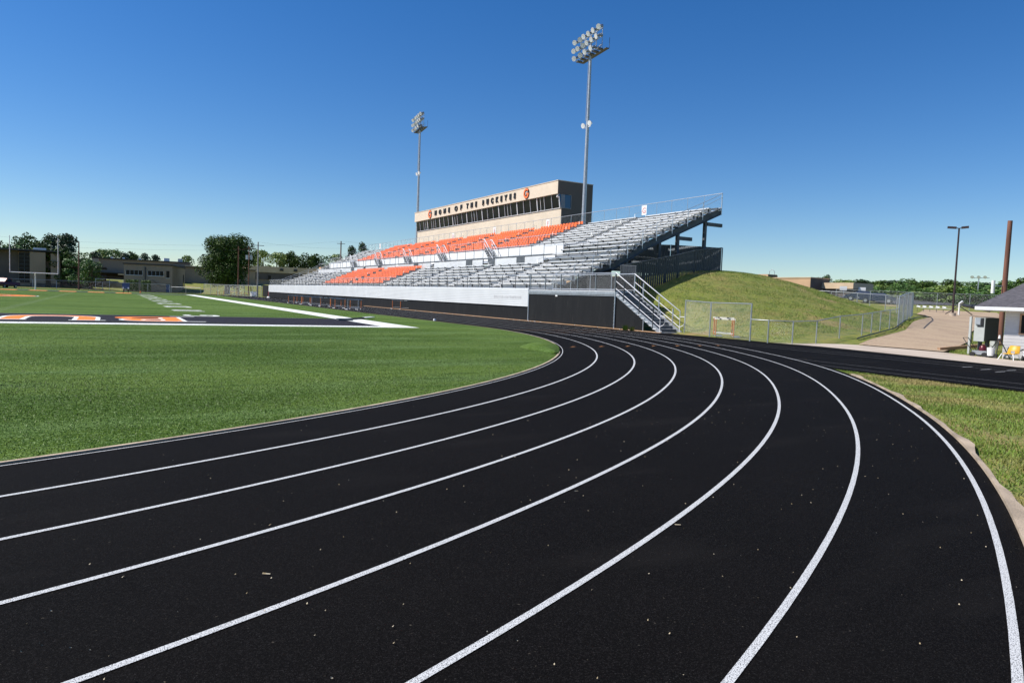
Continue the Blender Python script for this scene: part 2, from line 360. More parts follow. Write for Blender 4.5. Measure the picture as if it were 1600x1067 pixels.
for i, (x, y) in enumerate([(2.68, -12.58), (4.04, -12.48), (5.39, -12.36), (6.79, -12.24), (8.02, -12.27), (9.33, -12.21), (10.5, -12.1)]):
    tri(x, y); mb.add([(x-.5, y-.5, .003), (x+.05, y-.1, .003), (x, y-.02, .003)], [(0, 1, 2)])
mb.add([(6.3, -1.95, .003), (14.6, -.75, .003), (14.6, -.68, .003), (6.3, -1.87, .003)], [(0, 1, 2, 3)])
mb.add([(-1.0+8, -4.0, .003), (13.5, -2.6, .003), (13.5, -2.56, .003), (7, -3.95, .003)], [(0, 1, 2, 3)])
tag(mb.build('orange_lane_marks', M['orange_mark']), kind='structure')
mb = MB()
for k in range(7):
    for j in range(6):
        x = CX+R0+(k+.35+.1*j)*LW-.5; y = -5.4-.36*k-.16*j-(.1 if k > 3 else 0); mb.add([(x, y, .003), (x+.12, y-.05, .003), (x+.14, y+.05, .003), (x+.02, y+.1, .003)], [(0, 1, 2, 3)])
tag(mb.build('dashed_lane_marks', M['grey_mark']), kind='structure')

# ------------------------------------------------------------------ football markings (flat paint, 4 mm apart)
def sheet(name, rects, z, m_):
    mb = MB()
    for x0, x1, y0, y1 in rects: mb.add([(x0, y0, z), (x1, y0, z), (x1, y1, z), (x0, y1, z)], [(0, 1, 2, 3)])
    return tag(mb.build(name, m_), kind='structure')
FL = 109.73
sheet('end_zone', [(-48.8, -.02, .56, 9.1), (-48.8, -.02, FL-9.1, FL-.1)], .004, M['tb'])
sheet('field_border', [(-50.4, 1.6, -.62, .55), (0, 1.6, .55, FL), (-50.4, -48.8, .55, FL), (-50.4, 1.6, FL, FL+.6)], .004, M['tw'])
sheet('goal_line', [(-48.8, 0, 9.11, 9.2)], .004, M['tc'])
sheet('hash_marks', [(-17.45, -16.85, 9.144+.9144*i-.05, 9.144+.9144*i+.07) for i in range(1, 100)]+[(-32.2, -31.6, 9.144+.9144*i-.05, 9.144+.9144*i+.05) for i in range(1, 100)], .004, M['tc'])
for i, s in enumerate(['G', '10', '20', '30', '40', '50', '40', '30', '20', '10']):
    yy = 9.144+.9 if i == 0 else 9.144*(i+1)
    me = text_me(s, 2.5, 0, .05, basis((0, 1.15, 0), (-1.05, 0, 0), (0, 0, 1), (-7.3, yy, .008)), spacing=1.25)
    tag(link('yard_number', me, None, [M['tw']]), kind='structure')
def block(ch, x, y, outl, z, m_):
    me = text_me(ch, 6.6, 0, outl, basis((-.86, 0, 0), (0, -.98, 0), (0, 0, 1), (x, y, z)))
    return tag(link('end_zone_letter', me, None, [m_]), kind='structure')
for i, ch in enumerate('BUCKEYES'):
    x = -10.2-4.06*i
    block(ch, x, 5.1, .30, .008, M['tw']); block(ch, x, 5.1, .08, .012, M['to'])
    if ch in 'BUKEY':       # slab serifs in white
        for sx in ((-1.6, -.2) if ch != 'B' else (1.6,)):
            xx = x-(sx if ch == 'B' else -abs(sx)*1.0) if False else x+(1.55 if ch == 'B' else 1.4)
        ser = [(x+1.0, x+2.2)] if ch in 'B' else [(x+.75, x+2.15), (x-2.15, x-.75)]
        sheet('end_zone_letter', [(a, b, 2.3, 2.6) for a, b in ser]+([(x+1.0, x+2.2, 7.75, 8.0)] if ch == 'B' else []), .016, M['tw'])
sheet('far_end_zone_letters', [(-40+4.1*i, -37.6+4.1*i, FL-7.4, FL-1.6) for i in range(8)], .008, M['to'])
mb = MB()
def ring(cx, cy, ra, rb, a0, a1, z):
    n = 60; vs = []
    for i in range(n+1):
        a = R(a0+(a1-a0)*i/n); vs += [(cx+ra*math.cos(a), cy+ra*math.sin(a), z), (cx+rb*math.cos(a), cy+rb*math.sin(a), z)]
    mb.add(vs, [(2*i, 2*i+1, 2*i+3, 2*i+2) for i in range(n)])
ring(-24.4, 54.9, 3.4, 5.9, 0, 360, .004); tag(mb.build('midfield_emblem', M['tw']), kind='structure')
mb = MB(); ring(-24.4, 54.9, 3.55, 5.75, 0, 360, .008); tag(mb.build('midfield_emblem', M['tb']), kind='structure')
mb = MB(); ring(-24.4, 54.9, 4.0, 5.6, -180, 120, .012); mb.add([(-24.4, 54.2, .012), (-20.0, 54.2, .012), (-20.0, 55.4, .012), (-24.4, 55.4, .012)], [(0, 1, 2, 3)]); tag(mb.build('midfield_emblem', M['to']), kind='structure')

# ------------------------------------------------------------------ paths and roads
strip('concrete_path', [(17.3, -11.8), (18.2, -12.9), (19.0, -14.6), (19.1, -16.4), (18.55, -18.4), (18.1, -20.4), (17.0, -26), (16.2, -60)], [(15.6, -10.8), (15.92, -12.5), (15.92, -13.6), (15.3, -17), (14.62, -20.4), (14.2, -22.5), (13.82, -26), (13.22, -60)], M['concrete'], .012)
strip('dirt_road', [(18.3, -13.4), (21.5, -12.1), (28.4, -9.6), (35, -6.2), (42, -3.0), (53.5, 2.8), (61.8, 9), (72, 14)], [(18.9, -16.9), (20.4, -16.4), (22.9, -15.4), (28.0, -13.4), (35, -9.9), (42, -6.9), (54, -2.0), (66, 2.5), (76, 8)], M['road'], .05, 60, 10)
strip('parking_lot', [(78, 22), (84, 30), (88, 46)], [(90, 17), (101, 24), (110, 44)], M['lot'], .04)
mb = MB(); pts = [(20.2, -12.05), (21.4, -11.55), (28.3, -9.0), (35, -5.7), (42, -2.5), (52, 2.3), (58.5, 6.3), (60.4, 8.6), (58.2, 10.2)]
mb.tube([(x, y, gz(x, y)+.05) for x, y in pts], .032, 6)
tag(mb.build('hose', M['black']), 'black hose lying along the grassy left edge of the dirt road', 'hose')

# ------------------------------------------------------------------ debris and grass blades (nobody could count them)
mb = MB()
for i in range(1100):
    th = R(random.uniform(-92, -30)); r = R0+random.uniform(.1, 7.9*LW)
    if random.random() < .4: th = R(random.uniform(-75, -52)); r = R0+random.uniform(3*LW, 7.9*LW)
    x, y = CX+r*math.cos(th), CY0+r*math.sin(th); a = random.uniform(0, 6.3)
    l, w_ = (random.uniform(.0015, .005), random.uniform(.0015, .004)) if random.random() < .985 else (random.uniform(.008, .026), random.uniform(.001, .005))
    c, s = math.cos(a), math.sin(a)
    mb.add([(x+c*l-s*w_, y+s*l+c*w_, .006), (x-c*l-s*w_, y-s*l+c*w_, .005), (x-c*l+s*w_, y-s*l-c*w_, .006), (x+c*l+s*w_, y+s*l-c*w_, .012)], [(0, 1, 2, 3)])
tag(mb.build('track_litter', M['debris']), kind='stuff')
def blades(name, pts, h0, h1, wd, m_):
    n = len(pts); a = rng.random(n)*2*np.pi; h = h0+(h1-h0)*rng.random(n); d = np.stack([np.cos(a), np.sin(a), np.zeros(n)], -1)
    ln = rng.normal(size=(n, 2))*.5; top = pts+np.stack([ln[:, 0]*h, ln[:, 1]*h, h], -1)
    V = np.concatenate([pts-d*wd, pts+d*wd, top], 1).reshape(-1, 3); F = np.arange(3*n).reshape(-1, 3)
    me = bpy.data.meshes.new(name); me.vertices.add(3*n); me.vertices.foreach_set('co', V.ravel().astype(np.float32)); me.loops.add(3*n); me.loops.foreach_set('vertex_index', np.arange(3*n, dtype=np.int32))
    me.polygons.add(n); me.polygons.foreach_set('loop_start', np.arange(0, 3*n, 3, dtype=np.int32)); me.update(calc_edges=True); return tag(link(name, me, None, [m_]), kind='stuff')
P = []
while len(P) < 60000:
    x = rng.uniform(-8, 14.6); y = -32+rng.random()*19; r = math.hypot(x-CX, y-CY0)
    if r < R0+7*LW+.27+.05*math.sin(x*7) or x > 6.3-(0 if y > -22 else .05): continue
    if random.random() < .35+.6*math.sin(x*2.1+y)*math.sin(y*1.7): continue
    P.append((x, y, -.05))
blades('grass_blades', np.array(P), .02, .055, .007, M['blade'])
P = []
while len(P) < 60000:
    x = rng.uniform(16.5, 40); y = rng.uniform(-12, 12)
    z = gz(x, y)
    if y < -10.3+(x-16.5)*.12 or z < .1: continue
    if random.random() < .3+.5*math.sin(x*1.3+y*.8)*math.sin(y*1.1-x*.4): continue
    P.append((x, y, z-.06))
blades('hillside_grass', np.array(P), .05, .13, .011, M['blade'])
P = []
for i in range(14000):
    x = rng.uniform(18.8, 44); y = -18.2+(x-19.3)*.46+rng.uniform(-2.6, 1.3)
    P.append((x, y, gz(x, y)-.04))
blades('verge_grass', np.array(P), .04, .11, .008, M['blade'])
P = []
N_ = 3000000
x = rng.uniform(-50, 7, N_); y = rng.uniform(-29, 4, N_); d = np.hypot(x-CAM.x, y-CAM.y); rad = np.hypot(x-CX, np.minimum(y-CY0, 0))
az0 = np.degrees(np.arctan2(x-CAM.x, y-CAM.y))
keep = (rad < R0-.17) & (rng.random(N_) < np.clip((13/d)**2*.9, .1, 1)) & (az0 > -9) & (az0 < 45) & (d < 36)
x, y, d = x[keep], y[keep], d[keep]
blades('turf_blades', np.stack([x, y, np.zeros(len(x))-.004], -1), .012, .028, .0045, M['turf_blade'])
# loose flap of turf folded over the kerb
mb = MB(); prof = []
for i in range(15):
    t = i/14; a = R(-44.5+7.6*0)+0; th = R(-28.0-8.5*t); r = R0-.28-1.9*math.sin(t*math.pi)*0
    wdt = .75*math.sin(math.pi*min(1, .12+t*.9))+.1; hh = .16*math.sin(math.pi*min(1, .1+t*.85))+.02
    row = []
    for j in range(9):
        q = j/8; rr = R0-.1-wdt*(1-q)*1.6; z = hh*math.sin(q*math.pi*.93)+.006
        row.append((CX+rr*math.cos(th), CY0+rr*math.sin(th), z))
    prof.append(row)
vs = [p for r_ in prof for p in r_]; fs = [(i*9+j, (i+1)*9+j, (i+1)*9+j+1, i*9+j+1)[::-1] for i in range(14) for j in range(8)]
mb.add(vs, fs, True)
o = tag(mb.build('turf_flap', M['turf']), 'loose flap of green artificial turf curled over the inner edge of the track', 'turf flap')
# ------------------------------------------------------------------ grandstand
YS, YN = 11.0, 110.0
gs = empty('grandstand', (15.4, YS, 0), 'long aluminium grandstand with grey benches and blocks of orange seats beside the track', 'grandstand')
def G_(mb, name, m_, label=None, kind=None, parent=gs): return tag(mb.build(name, m_, parent), label, kind=kind)
lower = [(17.35+.85*i, 2.95+.355*i) for i in range(7)]
upper = [(26.25+.85*i, 7.2+.362*i) for i in range(9)]
mid = [(23.3, 5.5), (24.15, 5.95), (25.0, 6.42), (25.65, 6.82)]
low_aisles = [20.5, 30.0, 39.6, 49.6, 63.8, 78.2, 89, 99.5]
up_aisles = [20, 29.3, 39.5, 49.6, 59.7, 69.8, 80, 90.3, 100]
OR_LOW, OR_UP = (49.6, 78.2), (29.3, 90.3)
def spans(a0, a1, aisles, half=.68):
    e = [a0]; o = []
    for a in aisles:
        if a0 < a-half and a+half < a1: e += [a-half, a+half]
    e.append(a1)
    return [(e[i], e[i+1]) for i in range(0, len(e), 2)]
foot = MB(); riser = MB(); extra = MB(); n_b = 0; chairs_pos = []
brk = MB()
for tier, rows, aisles, OR, a0, a1 in ((0, lower, low_aisles, OR_LOW, YS, YN), (1, upper, up_aisles, OR_UP, YS, YN-2), (2, mid, [], (0, 0), YS, 21.8), (3, mid, [], (0, 0), 103.5, YN-1)):
    for (x, z) in rows:
        fz = z-.43
        foot.box(x-.62, x-.34, a0, a1, fz-.045, fz); foot.box(x-.31, x-.04, a0, a1, fz-.045, fz)
        riser.box(x+.14, x+.165, a0, a1, fz-.04, fz+.31)
        for (s0, s1) in spans(a0, a1, aisles):
            c = (s0+s1)/2
            if OR[0] < c < OR[1]:
                k = int((s1-s0)/.57); chairs_pos += [(x, s0+(s1-s0)*(j+.5)/k, z) for j in range(k)]
                extra.box(x-.08, x+.08, s0, s1, z-.12, z-.06)
                continue
            b = MB(); b.box(x-.13, x+.13, s0+.02, s1-.02, z-.045, z); b.box(x-.13, x-.118, s0+.02, s1-.02, z-.09, z-.045)
            nn = max(2, int((s1-s0)/1.83)+1)
            for j in range(nn):
                yy = s0+.25+(s1-s0-.5)*j/(nn-1); brk.box(x-.15, x+.11, yy-.06, yy+.06, z-.13, z-.047); brk.box(x+.05, x+.11, yy-.05, yy+.05, fz, z-.12)
            n_b += 1
            if n_b <= 100: G_(b, 'bench', M['alu'])
            else:
                extra.v_ = getattr(extra, 'v_', []); extra.v_.append(b)
        for a in aisles:                                  # half-height aisle step
            foot.box(x-.3, x+.12, a-.55, a+.55, fz+.14, fz+.18)
xb = MB()
for b in getattr(extra, 'v_', []): xb.add(b.v, b.f)
if xb.v: G_(xb, 'benches', M['alu'], kind='stuff')
seatrail = MB(); seatrail.add(extra.v, extra.f); G_(seatrail, 'seat_rail', M['galv'])
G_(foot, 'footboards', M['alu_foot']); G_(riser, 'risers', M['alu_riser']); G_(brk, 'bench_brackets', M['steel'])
def chair_mesh(x, y, z, mb):
    # shell: pan and curved back with rounded shoulders
    W = .23
    prof = [(-.24, .0), (-.22, .02), (.12, -.005), (.18, .05), (.205, .18), (.215, .27), (.222, .31), (.245, .325)]
    wd = [.86, 1, 1, 1, 1, .96, .9, .84]
    vs = []
    for (px, pz), k in zip(prof, wd):
        for j, q in enumerate((-1, -.5, 0, .5, 1)):
            cv = .035*(q*q) if px > .15 else 0
            vs.append((x+px-cv, y+q*W*k, z+pz+(.015*q*q if px < .15 else 0)))
    fs = [(i*5+j, i*5+j+1, (i+1)*5+j+1, (i+1)*5+j) for i in range(7) for j in range(4)]
    mb.add(vs, fs, True)
    mb.add([(a+.025, b, c-.02) for a, b, c in vs], [f[::-1] for f in fs], True)
    edge = [j for j in range(5)]+[i*5+4 for i in range(1, 8)]+[7*5+j for j in (3, 2, 1, 0)]+[i*5 for i in range(6, 0, -1)]
    nE = len(vs)
    mb.add(vs+[(a+.025, b, c-.02) for a, b, c in vs], [(edge[i], edge[(i+1) % len(edge)], nE+edge[(i+1) % len(edge)], nE+edge[i]) for i in range(len(edge))])
    mb.box(x-.03, x+.03, y-.12, y-.09, z-.09, z-.005); mb.box(x-.03, x+.03, y+.09, y+.12, z-.09, z-.005)
chairs_pos.sort(key=lambda p: (p[0]-CAM.x)**2+(p[1]-CAM.y)**2)
c0 = MB(); chair_mesh(0, 0, 0, c0); first = None
for (x, y, z) in chairs_pos[:100]:
    if first is None: first = c0.build('stadium_seat', M['chair'], gs, (0, 0, 0)); o = first
    else: o = first.copy(); scene.collection.objects.link(o); o.parent = gs
    o.location = Vector((x, y, z))-wloc(gs)
mb = MB()
for (x, y, z) in chairs_pos[100:]: chair_mesh(x, y, z, mb)
G_(mb, 'stadium_seats', M['chair'], kind='stuff')
# decks, fascias
mb = MB(); mb.box(15.42, 16.75, 1.2, YN+2, 2.29, 2.35); mb.box(23.1, 25.2, 21.8, 103.5, 5.30, 5.35); mb.box(34.05, 34.5, YS, YN-2, 9.95, 10.0); G_(mb, 'walkway_deck', M['alu'])
mb = MB(); z = 1.08
while z < 2.28: mb.box(15.34, 15.40, 11.6, YN+2, z, z+.125); mb.box(15.39, 15.40, 11.6, YN+2, z+.125, z+.15); z += .15
G_(mb, 'front_panel', M['white_panel'])
mb = MB(); mb.box(15.335, 15.338, 12.6, 17.0, 1.62, 1.86); G_(mb, 'scuffed_patch', M['alu_foot'])
mb = MB()
for (s0, s1) in spans(21.8, 103.5, [33.5, 47.8, 60.5, 75, 88], .6): mb.box(23.02, 23.1, s0, s1, 4.95, 5.7)
G_(mb, 'aisle_wall', M['alu'])
mb = MB()
for (s0, s1) in spans(21.8, 103.5, [35.5, 48.5, 60.5, 73, 86], .01): mb.box(25.2, 25.28, s0, s1, 5.35, 6.98)
G_(mb, 'aisle_wall', M['white_panel'])
for y in (25.2, 31.3, 36.6, 52.4, 66.8, 80.5): G_(MB().box(22.97, 23.015, y, y+1.5, 5.05, 5.75), 'dark_panel', M['steel'])  # dark grey panels on the face of the aisle walls
for y in (27.5, 38.0, 56): G_(MB().box(25.15, 25.195, y, y+1.5, 5.4, 5.95), 'dark_panel', M['steel'])
mb = MB(); mb.box(16.75, 16.8, YS, YN+2, 1.2, 2.52); mb.box(15.42, 17.2, YN+1.95, YN+2, 0, 2.3); G_(mb, 'walkway_fascia', M['steel'])
# black screens below the front
mb = MB(); mb.box(15.43, 15.46, 11.6, YN+9, .03, 1.08); mb.box(15.43, 15.46, YN+2.1, YN+9, 1.08, 2.35)
mb.box(15.41, 15.44, 1.25, 11.5, .06, 2.08); mb.box(15.44, 17.0, 1.2, 1.24, .05, 2.2)
mb.add([(15.44, 1.15, .05), (15.44, -1.5, .05), (15.44, -1.5, .85), (15.44, 1.15, 2.15)], [(0, 1, 2, 3)])
mb.add([(17.2, 10.93, 2.4), (22.6, 10.93, 4.3), (22.6, 10.93, .5), (17.2, 10.93, 0)], [(0, 1, 2, 3)]); mb.box(17.02, 17.06, 1.24, 10.9, .1, 2.3); mb.box(17.02, 17.06, 1.24, 6.5, 2.3, 3.35)
G_(mb, 'black_screen', M['screen'])
mb = MB(); prev = None
for i in range(160):
    y = -3.2+i*.34; w_ = .1+.1*abs(math.sin(i*.7)+.5*math.sin(i*1.9))+(.12 if 14 < y < 30 else 0)
    if prev: mb.add([(15.46, prev[0], .03), (15.3-prev[1], prev[0], -.004), (15.3-w_, y, -.004), (15.46, y, .03)], [(0, 1, 2, 3)])
    prev = (y, w_)
tag(mb.build('dirt_edge', M['dirt']), kind='structure')
mb = MB()
for i in range(46):
    y = random.uniform(-2, 34); a = random.uniform(.02, .05); x = random.uniform(15.1, 15.28); mb.box(x, x+a, y, y+a*1.5, 0, a*.7)
tag(mb.build('stone_bits', M['white']), kind='stuff')
mb = MB(); mb.box(15.36, 15.45, 1.2, 11.6, 2.1, 2.3); mb.box(15.37, 15.42, 1.2, 11.6, 2.02, 2.07); G_(mb, 'platform_beam', M['galv'])
mb = MB()
for y in (1.16, 11.56): mb.tube([(15.38, y, 0), (15.38, y, 2.3)], .045, 8)
mb.tube([(15.42, -1.55, 0), (15.42, -1.55, .9)], .03, 8); mb.tube([(15.42, YN+1.9, 0), (15.42, YN+1.9, 1.1)], .04, 8)
for k in range(9): mb.box(15.30, 15.34, 1.15, 1.18, .2+k*.22, .23+k*.22)
G_(mb, 'screen_post', M['rail'])
mb = MB(); mb.box(15.385, 15.405, 7.7, 7.95, 1.9, 2.02); G_(mb, 'small_sign', M['white'])
# guard rails
def rail(name, a, b, h, sp, posts='rail', mesh=0, midrail=True, base=.1, pr=.028, both=False):
    a, b = Vector(a), Vector(b); L_ = (b-a).length; n = max(1, round(L_/sp)); r = MB(); p = MB()
    up = Vector((0, 0, 1))
    r.tube([a+up*h, b+up*h], .028, 6)
    if midrail: r.tube([a+up*base, b+up*base], .02, 5)
    p.tube([(0, 0, 0), (0, 0, h)], pr, 4); po = p.build(name+'_post', M[posts], gs, (0, 0, 0)); po.location = a-wloc(gs)
    for i in range(n+1):
        q = a.lerp(b, i/n)
        if i: pc = po.copy(); scene.collection.objects.link(pc); pc.location = q-wloc(gs)
        if both: r.tube([q+(b-a).normalized()*.09, q+(b-a).normalized()*.09+up*h], .022, 4)
    o = G_(r, name, M['rail'])
    if mesh:
        w_ = MB(); w_.wires(a+up*base, b+up*base, h-base, mesh, .0013); G_(w_, name+'_mesh', M['wire'])
rail('front_rail', (15.5, 11.7, 2.35), (15.5, YN+1.8, 2.35), 1.12, 2.15, 'dpost', .12)
rail('platform_rail', (15.5, 1.3, 2.35), (15.5, 11.5, 2.35), 1.14, 2.05, 'dpost', .07, both=True)
rail('platform_end_rail', (16.95, 1.25, 2.35), (17.0, 10.8, 2.35), 1.14, 2.4, 'rail', .1)
rail('aisle_rail', (23.06, 13.5, 5.5), (23.06, 21.8, 5.5), 1.1, 2.1, 'dpost', 0)
for (s0, s1) in spans(21.8, 103.5, [33.5, 47.8, 60.5, 75, 88], .6): rail('aisle_rail', (23.06, s0, 5.78), (23.06, s1, 5.78), 1.05, 2.2, 'dpost', 0)
for (s0, s1) in spans(21.8, 103.5, [35.5, 48.5, 60.5, 73, 86], .75): rail('upper_rail', (25.24, s0, 6.98), (25.24, s1, 6.98), 1.02, 2.2, 'dpost', .14)
rail('back_rail', (34.45, YS, 10.0), (34.45, YN-2.2, 10.0), 1.5, 2.1, 'rail', .14, base=.25)
def sloped(y, rows, drop=.75):
    r = MB(); top = []
    for i, (x, z) in enumerate(rows):
        top.append((x, y, z+.72))
    r.tube(top, .024, 6); r.tube([(a, b, c-.35) for a, b, c in top], .018, 5)
    for i in range(0, len(rows), 2): x, z = rows[i]; G_(MB().tube([(x, y, z-drop), (x, y, z+.72)], .03, 5), 'end_rail_post', M['rail'])
    G_(r, 'end_rail', M['rail'])
allrows = lower+mid+upper
sloped(YS-.06, allrows+[(34.4, 10.75)]); sloped(YN-.9, lower+mid+upper+[(34.4, 10.75)])
mb = MB(); mb.tube([(34.42, YS-.04, 9.6), (34.42, YS-.04, 11.52)], .045, 6); G_(mb, 'corner_post', M['rail'])
# short stairs up from the cross aisle with white hand rails
for y in (35.5, 48.5, 60.5, 73, 86):
    st = MB()
    for k in range(6): st.box(24.2, 25.15, y-1.3+.3*k, y-1.0+.3*k, 5.35+.26*k+.2, 5.35+.26*k+.25); st.box(24.2, 25.15, y-1.02+.3*k, y-1.0+.3*k, 5.35+.26*k, 5.35+.26*k+.25)
    t = G_(st, 'aisle_stair', M['alu_riser'])
    for xx in (24.2, 25.15):
        h = MB(); h.tube([(xx, y-1.5, 5.35), (xx, y-1.5, 6.35), (xx, y+.6, 8.1), (xx, y+1.0, 8.1)], .045, 6); h.tube([(xx, y-1.5, 5.9), (xx, y+.6, 7.6)], .03, 6)
        h.tube([(xx, y+.6, 6.9), (xx, y+.6, 8.1)], .03, 5); h.build('handrail', M['frame'], t, wloc(gs))
# aisle hand rails in the two tiers
for rows, aisles in ((lower, low_aisles), (upper, up_aisles)):
    for a in aisles:
        for i in (1, 3, 5, 7):
            if i+1 >= len(rows): continue
            mb = MB(); (x0, z0), (x1, z1) = rows[i], rows[i+1]
            mb.tube([(x0, a, z0-.3), (x0, a, z0+.5), (x1, a, z1+.5), (x1, a, z1-.3)], .016, 5)
            G_(mb, 'aisle_handrail', M['galv'])
# raking frames and columns
y = YS+.12; first_f = True
while y < YN:
    fr = MB(); RB = [(16.9, 1.98), (22.7, 4.42), (26.3, 6.42), (34.45, 9.93)]
    for (xa, za), (xb_, zb_) in zip(RB, RB[1:]):
        fr.beam((xa, y, za), (xb_, y, zb_), .16, .5); fr.beam((xa, y, za+.27), (xb_, y, zb_+.27), .34, .05); fr.beam((xa, y, za-.27), (xb_, y, zb_-.27), .34, .05)
    f = G_(fr, 'raking_beam', M['steel'])
    for x in (20.2, 24.2, 27.6, 29.6, 32.7):
        ctop = float(np.interp(x, [a for a, _ in RB], [b for _, b in RB]))-.25; cb = MB(); g0 = gz(x, y)-.2; cb.box(x-.12, x+.12, y-.13, y+.13, g0, ctop); G_(cb, 'column', M['steel'])
    if first_f:
        e = MB(); e.box(32.9, 34.7, y-.1, y+.1, 8.55, 8.85); e.box(29.7, 31.2, y-.1, y+.1, 7.1, 7.4); e.beam((24.2, y+.4, 4.2), (27.5, y+.4, 3.0), .08, .08); e.beam((25.6, y+.4, 4.7), (27.6, y+.4, 3.9), .08, .08); G_(e, 'brace', M['steel']); first_f = False
    y += 9.9
pur = MB()
for i in range(8): x = 18+2.3*i; z = float(np.interp(x, [a for a, _ in RB], [b for _, b in RB]))+.29; pur.box(x-.06, x+.06, YS+.1, YN-1, z, z+.14)
G_(pur, 'purlin', M['steel'])
# section letters on the back rail
for y_, ch in ((100.5, 'C'), (66.3, 'D'), (52.7, 'E'), (39.0, 'F'), (21.2, 'G')):
    s = MB(); s.box(34.36, 34.38, y_-.38, y_+.38, 10.45, 11.4); pnl = G_(s, 'section_sign', M['white'])
    me = text_me(ch, .75, .004, .02, basis((0, -1, 0), (0, 0, 1), (-1, 0, 0), (34.352, y_, 10.88))); me.transform(Matrix.Translation(-Vector((15.4, YS, 0))))
    link('letter', me, pnl, [M['palered']])
# metal stair from the platform to the ground
stair = MB(); NS = 12
for k in range(NS):
    yy = 1.1-.35*k; zz = 2.3-.19*(k+1)
    stair.box(15.44, 16.9, yy-.34, yy-.02, zz-.04, zz)
ro_ = MB()
for k in range(NS): yy = 1.1-.35*k; zz = 2.3-.19*(k+1); ro_.box(15.46, 16.88, yy-.035, yy-.02, zz+.01, zz+.18)
t = G_(stair, 'staircase', M['alu_riser']); ro_.build('stair_riser', M['steel'], t, wloc(gs))
for xx in (15.41, 16.93):
    s_ = MB(); s_.beam((xx, 1.15, 2.18), (xx, -3.15, -.02), .035, .24); s_.build('stringer', M['galv'], t, wloc(gs))
    if xx < 16:
        for k in range(NS): yy = 1.1-.35*k; zz = 2.3-.19*(k+1); q = MB()
    h = MB(); h.tube([(xx, 1.25, 3.5), (xx, -3.0, 1.27), (xx, -3.02, .0)], .03, 8); h.tube([(xx, 1.25, 3.0), (xx, -3.0, .78)], .022, 6); h.tube([(xx, 1.25, 2.55), (xx, -3.0, .33)], .022, 6)
    h.tube([(xx, -3.0, .95), (xx, -3.35, .95), (xx, -3.42, .88), (xx, -3.42, .62), (xx, -3.3, .45), (xx, -3.0, .33)], .022, 6)
    h.build('handrail', M['frame'], t, wloc(gs))
    for yy in (1.2, .35, -1.15, -2.4):
        p_ = MB(); z0 = 2.2+(yy-1.1)*.543-.1; p_.box(xx-.03, xx+.03, yy-.03, yy+.03, z0, z0+1.22); p_.build('rail_post', M['dpost'] if xx < 16 else M['galv'], t, wloc(gs))
treads = MB()
for k in range(NS): yy = 1.1-.35*k; zz = 2.3-.19*(k+1); treads.box(15.36, 15.39, yy-.34, yy-.06, zz-.045, zz+.0)
treads.build('tread_end', M['frame'], t, wloc(gs))

# ------------------------------------------------------------------ press box
pb = empty('press_box', (35, 38, 0), 'cream press box behind the top row with black lettering and a strip of dark windows', 'press box')
PY0, PY1 = 37.9, 83.9
mb = MB(); mb.box(35.5, 40.1, PY0, PY1, 9.6, 12.8); mb.box(34.9, 40.1, PY0, PY1, 14.5, 16.05); mb.box(36.6, 40.08, PY0+.02, PY1-.02, 12.8, 14.5)
tag(mb.build('wall', M['cream'], pb))
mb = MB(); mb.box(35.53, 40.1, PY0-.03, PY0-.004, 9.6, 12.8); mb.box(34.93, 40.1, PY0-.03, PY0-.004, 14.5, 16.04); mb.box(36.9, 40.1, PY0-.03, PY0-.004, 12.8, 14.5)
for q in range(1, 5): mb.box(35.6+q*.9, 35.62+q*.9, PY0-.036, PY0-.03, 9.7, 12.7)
tag(mb.build('side_shade', M['cream_shade'], pb))  # thin overlay, shade of the sunless end put into its colour
mb = MB(); mb.box(34.85, 40.15, PY0-.05, PY1+.05, 16.05, 16.13); tag(mb.build('roof', M['cream'], pb))
mb = MB(); mb.box(35.4, 35.52, PY0, PY1, 12.8, 12.86); tag(mb.build('sill', M['frame'], pb))
nb = 27; dy = (PY1-PY0-.2)/nb; mullions = MB()
for i in range(nb):
    a = PY0+.1+dy*i; b = a+dy
    g = MB(); g.add([(35.42, a, 12.87), (35.42, b, 12.87), (35.2, b, 14.49), (35.2, a, 14.49)], [(3, 2, 1, 0)]); wn = tag(g.build('window', M['glass'], pb))
    thick = .15 if i % 3 == 0 else .045
    q = MB(); q.beam((35.38, a, 12.86), (35.16, a, 14.5), thick, .1, up=(-1, 0, 0)); q.build('mullion', M['frame'], wn, wloc(pb))
    if i in (2, 7, 13, 17, 22, 24): q = MB(); q.beam((35.40, a+dy*.55, 12.86), (35.18, a+dy*.55, 14.5), .06, .06, up=(-1, 0, 0)); q.build('sash', M['frame'], wn, wloc(pb))
g = MB(); g.add([(35.45, PY0-.05, 12.85), (35.02, PY0-.05, 14.45), (36.85, PY0-.05, 14.45), (36.85, PY0-.05, 12.85)], [(0, 1, 2, 3)]); wn = tag(g.build('window', M['bglass'], pb))
q = MB(); q.beam((36.85, PY0-.08, 12.85), (36.85, PY0-.08, 14.45), .07, .06); q.beam((35.45, PY0-.08, 12.82), (36.9, PY0-.08, 12.82), .06, .07); q.beam((35.72, PY0-.08, 12.85), (35.62, PY0-.08, 14.45), .55, .03, up=(0, 1, 0)); q.build('frame', M['corr'], wn, wloc(pb))
q = MB(); q.tube([(35.1, PY0+.3, 14.5), (35.1, PY0+.3, 14.3)], .04, 8); q.tube([(35.1, PY0+.3, 14.32), (35.1, PY0+.3, 14.12), (35.1, PY0+.3, 14.02)], [.1, .16, .05], 10); tag(q.build('security_camera', M['white'], pb))
for wd, yc, ln in (('HOME', 71.7, 7.0), ('OF', 62.9, 3.0), ('THE', 57.5, 5.3), ('BUCKEYES', 51.2-1.2, 0)):
    pass
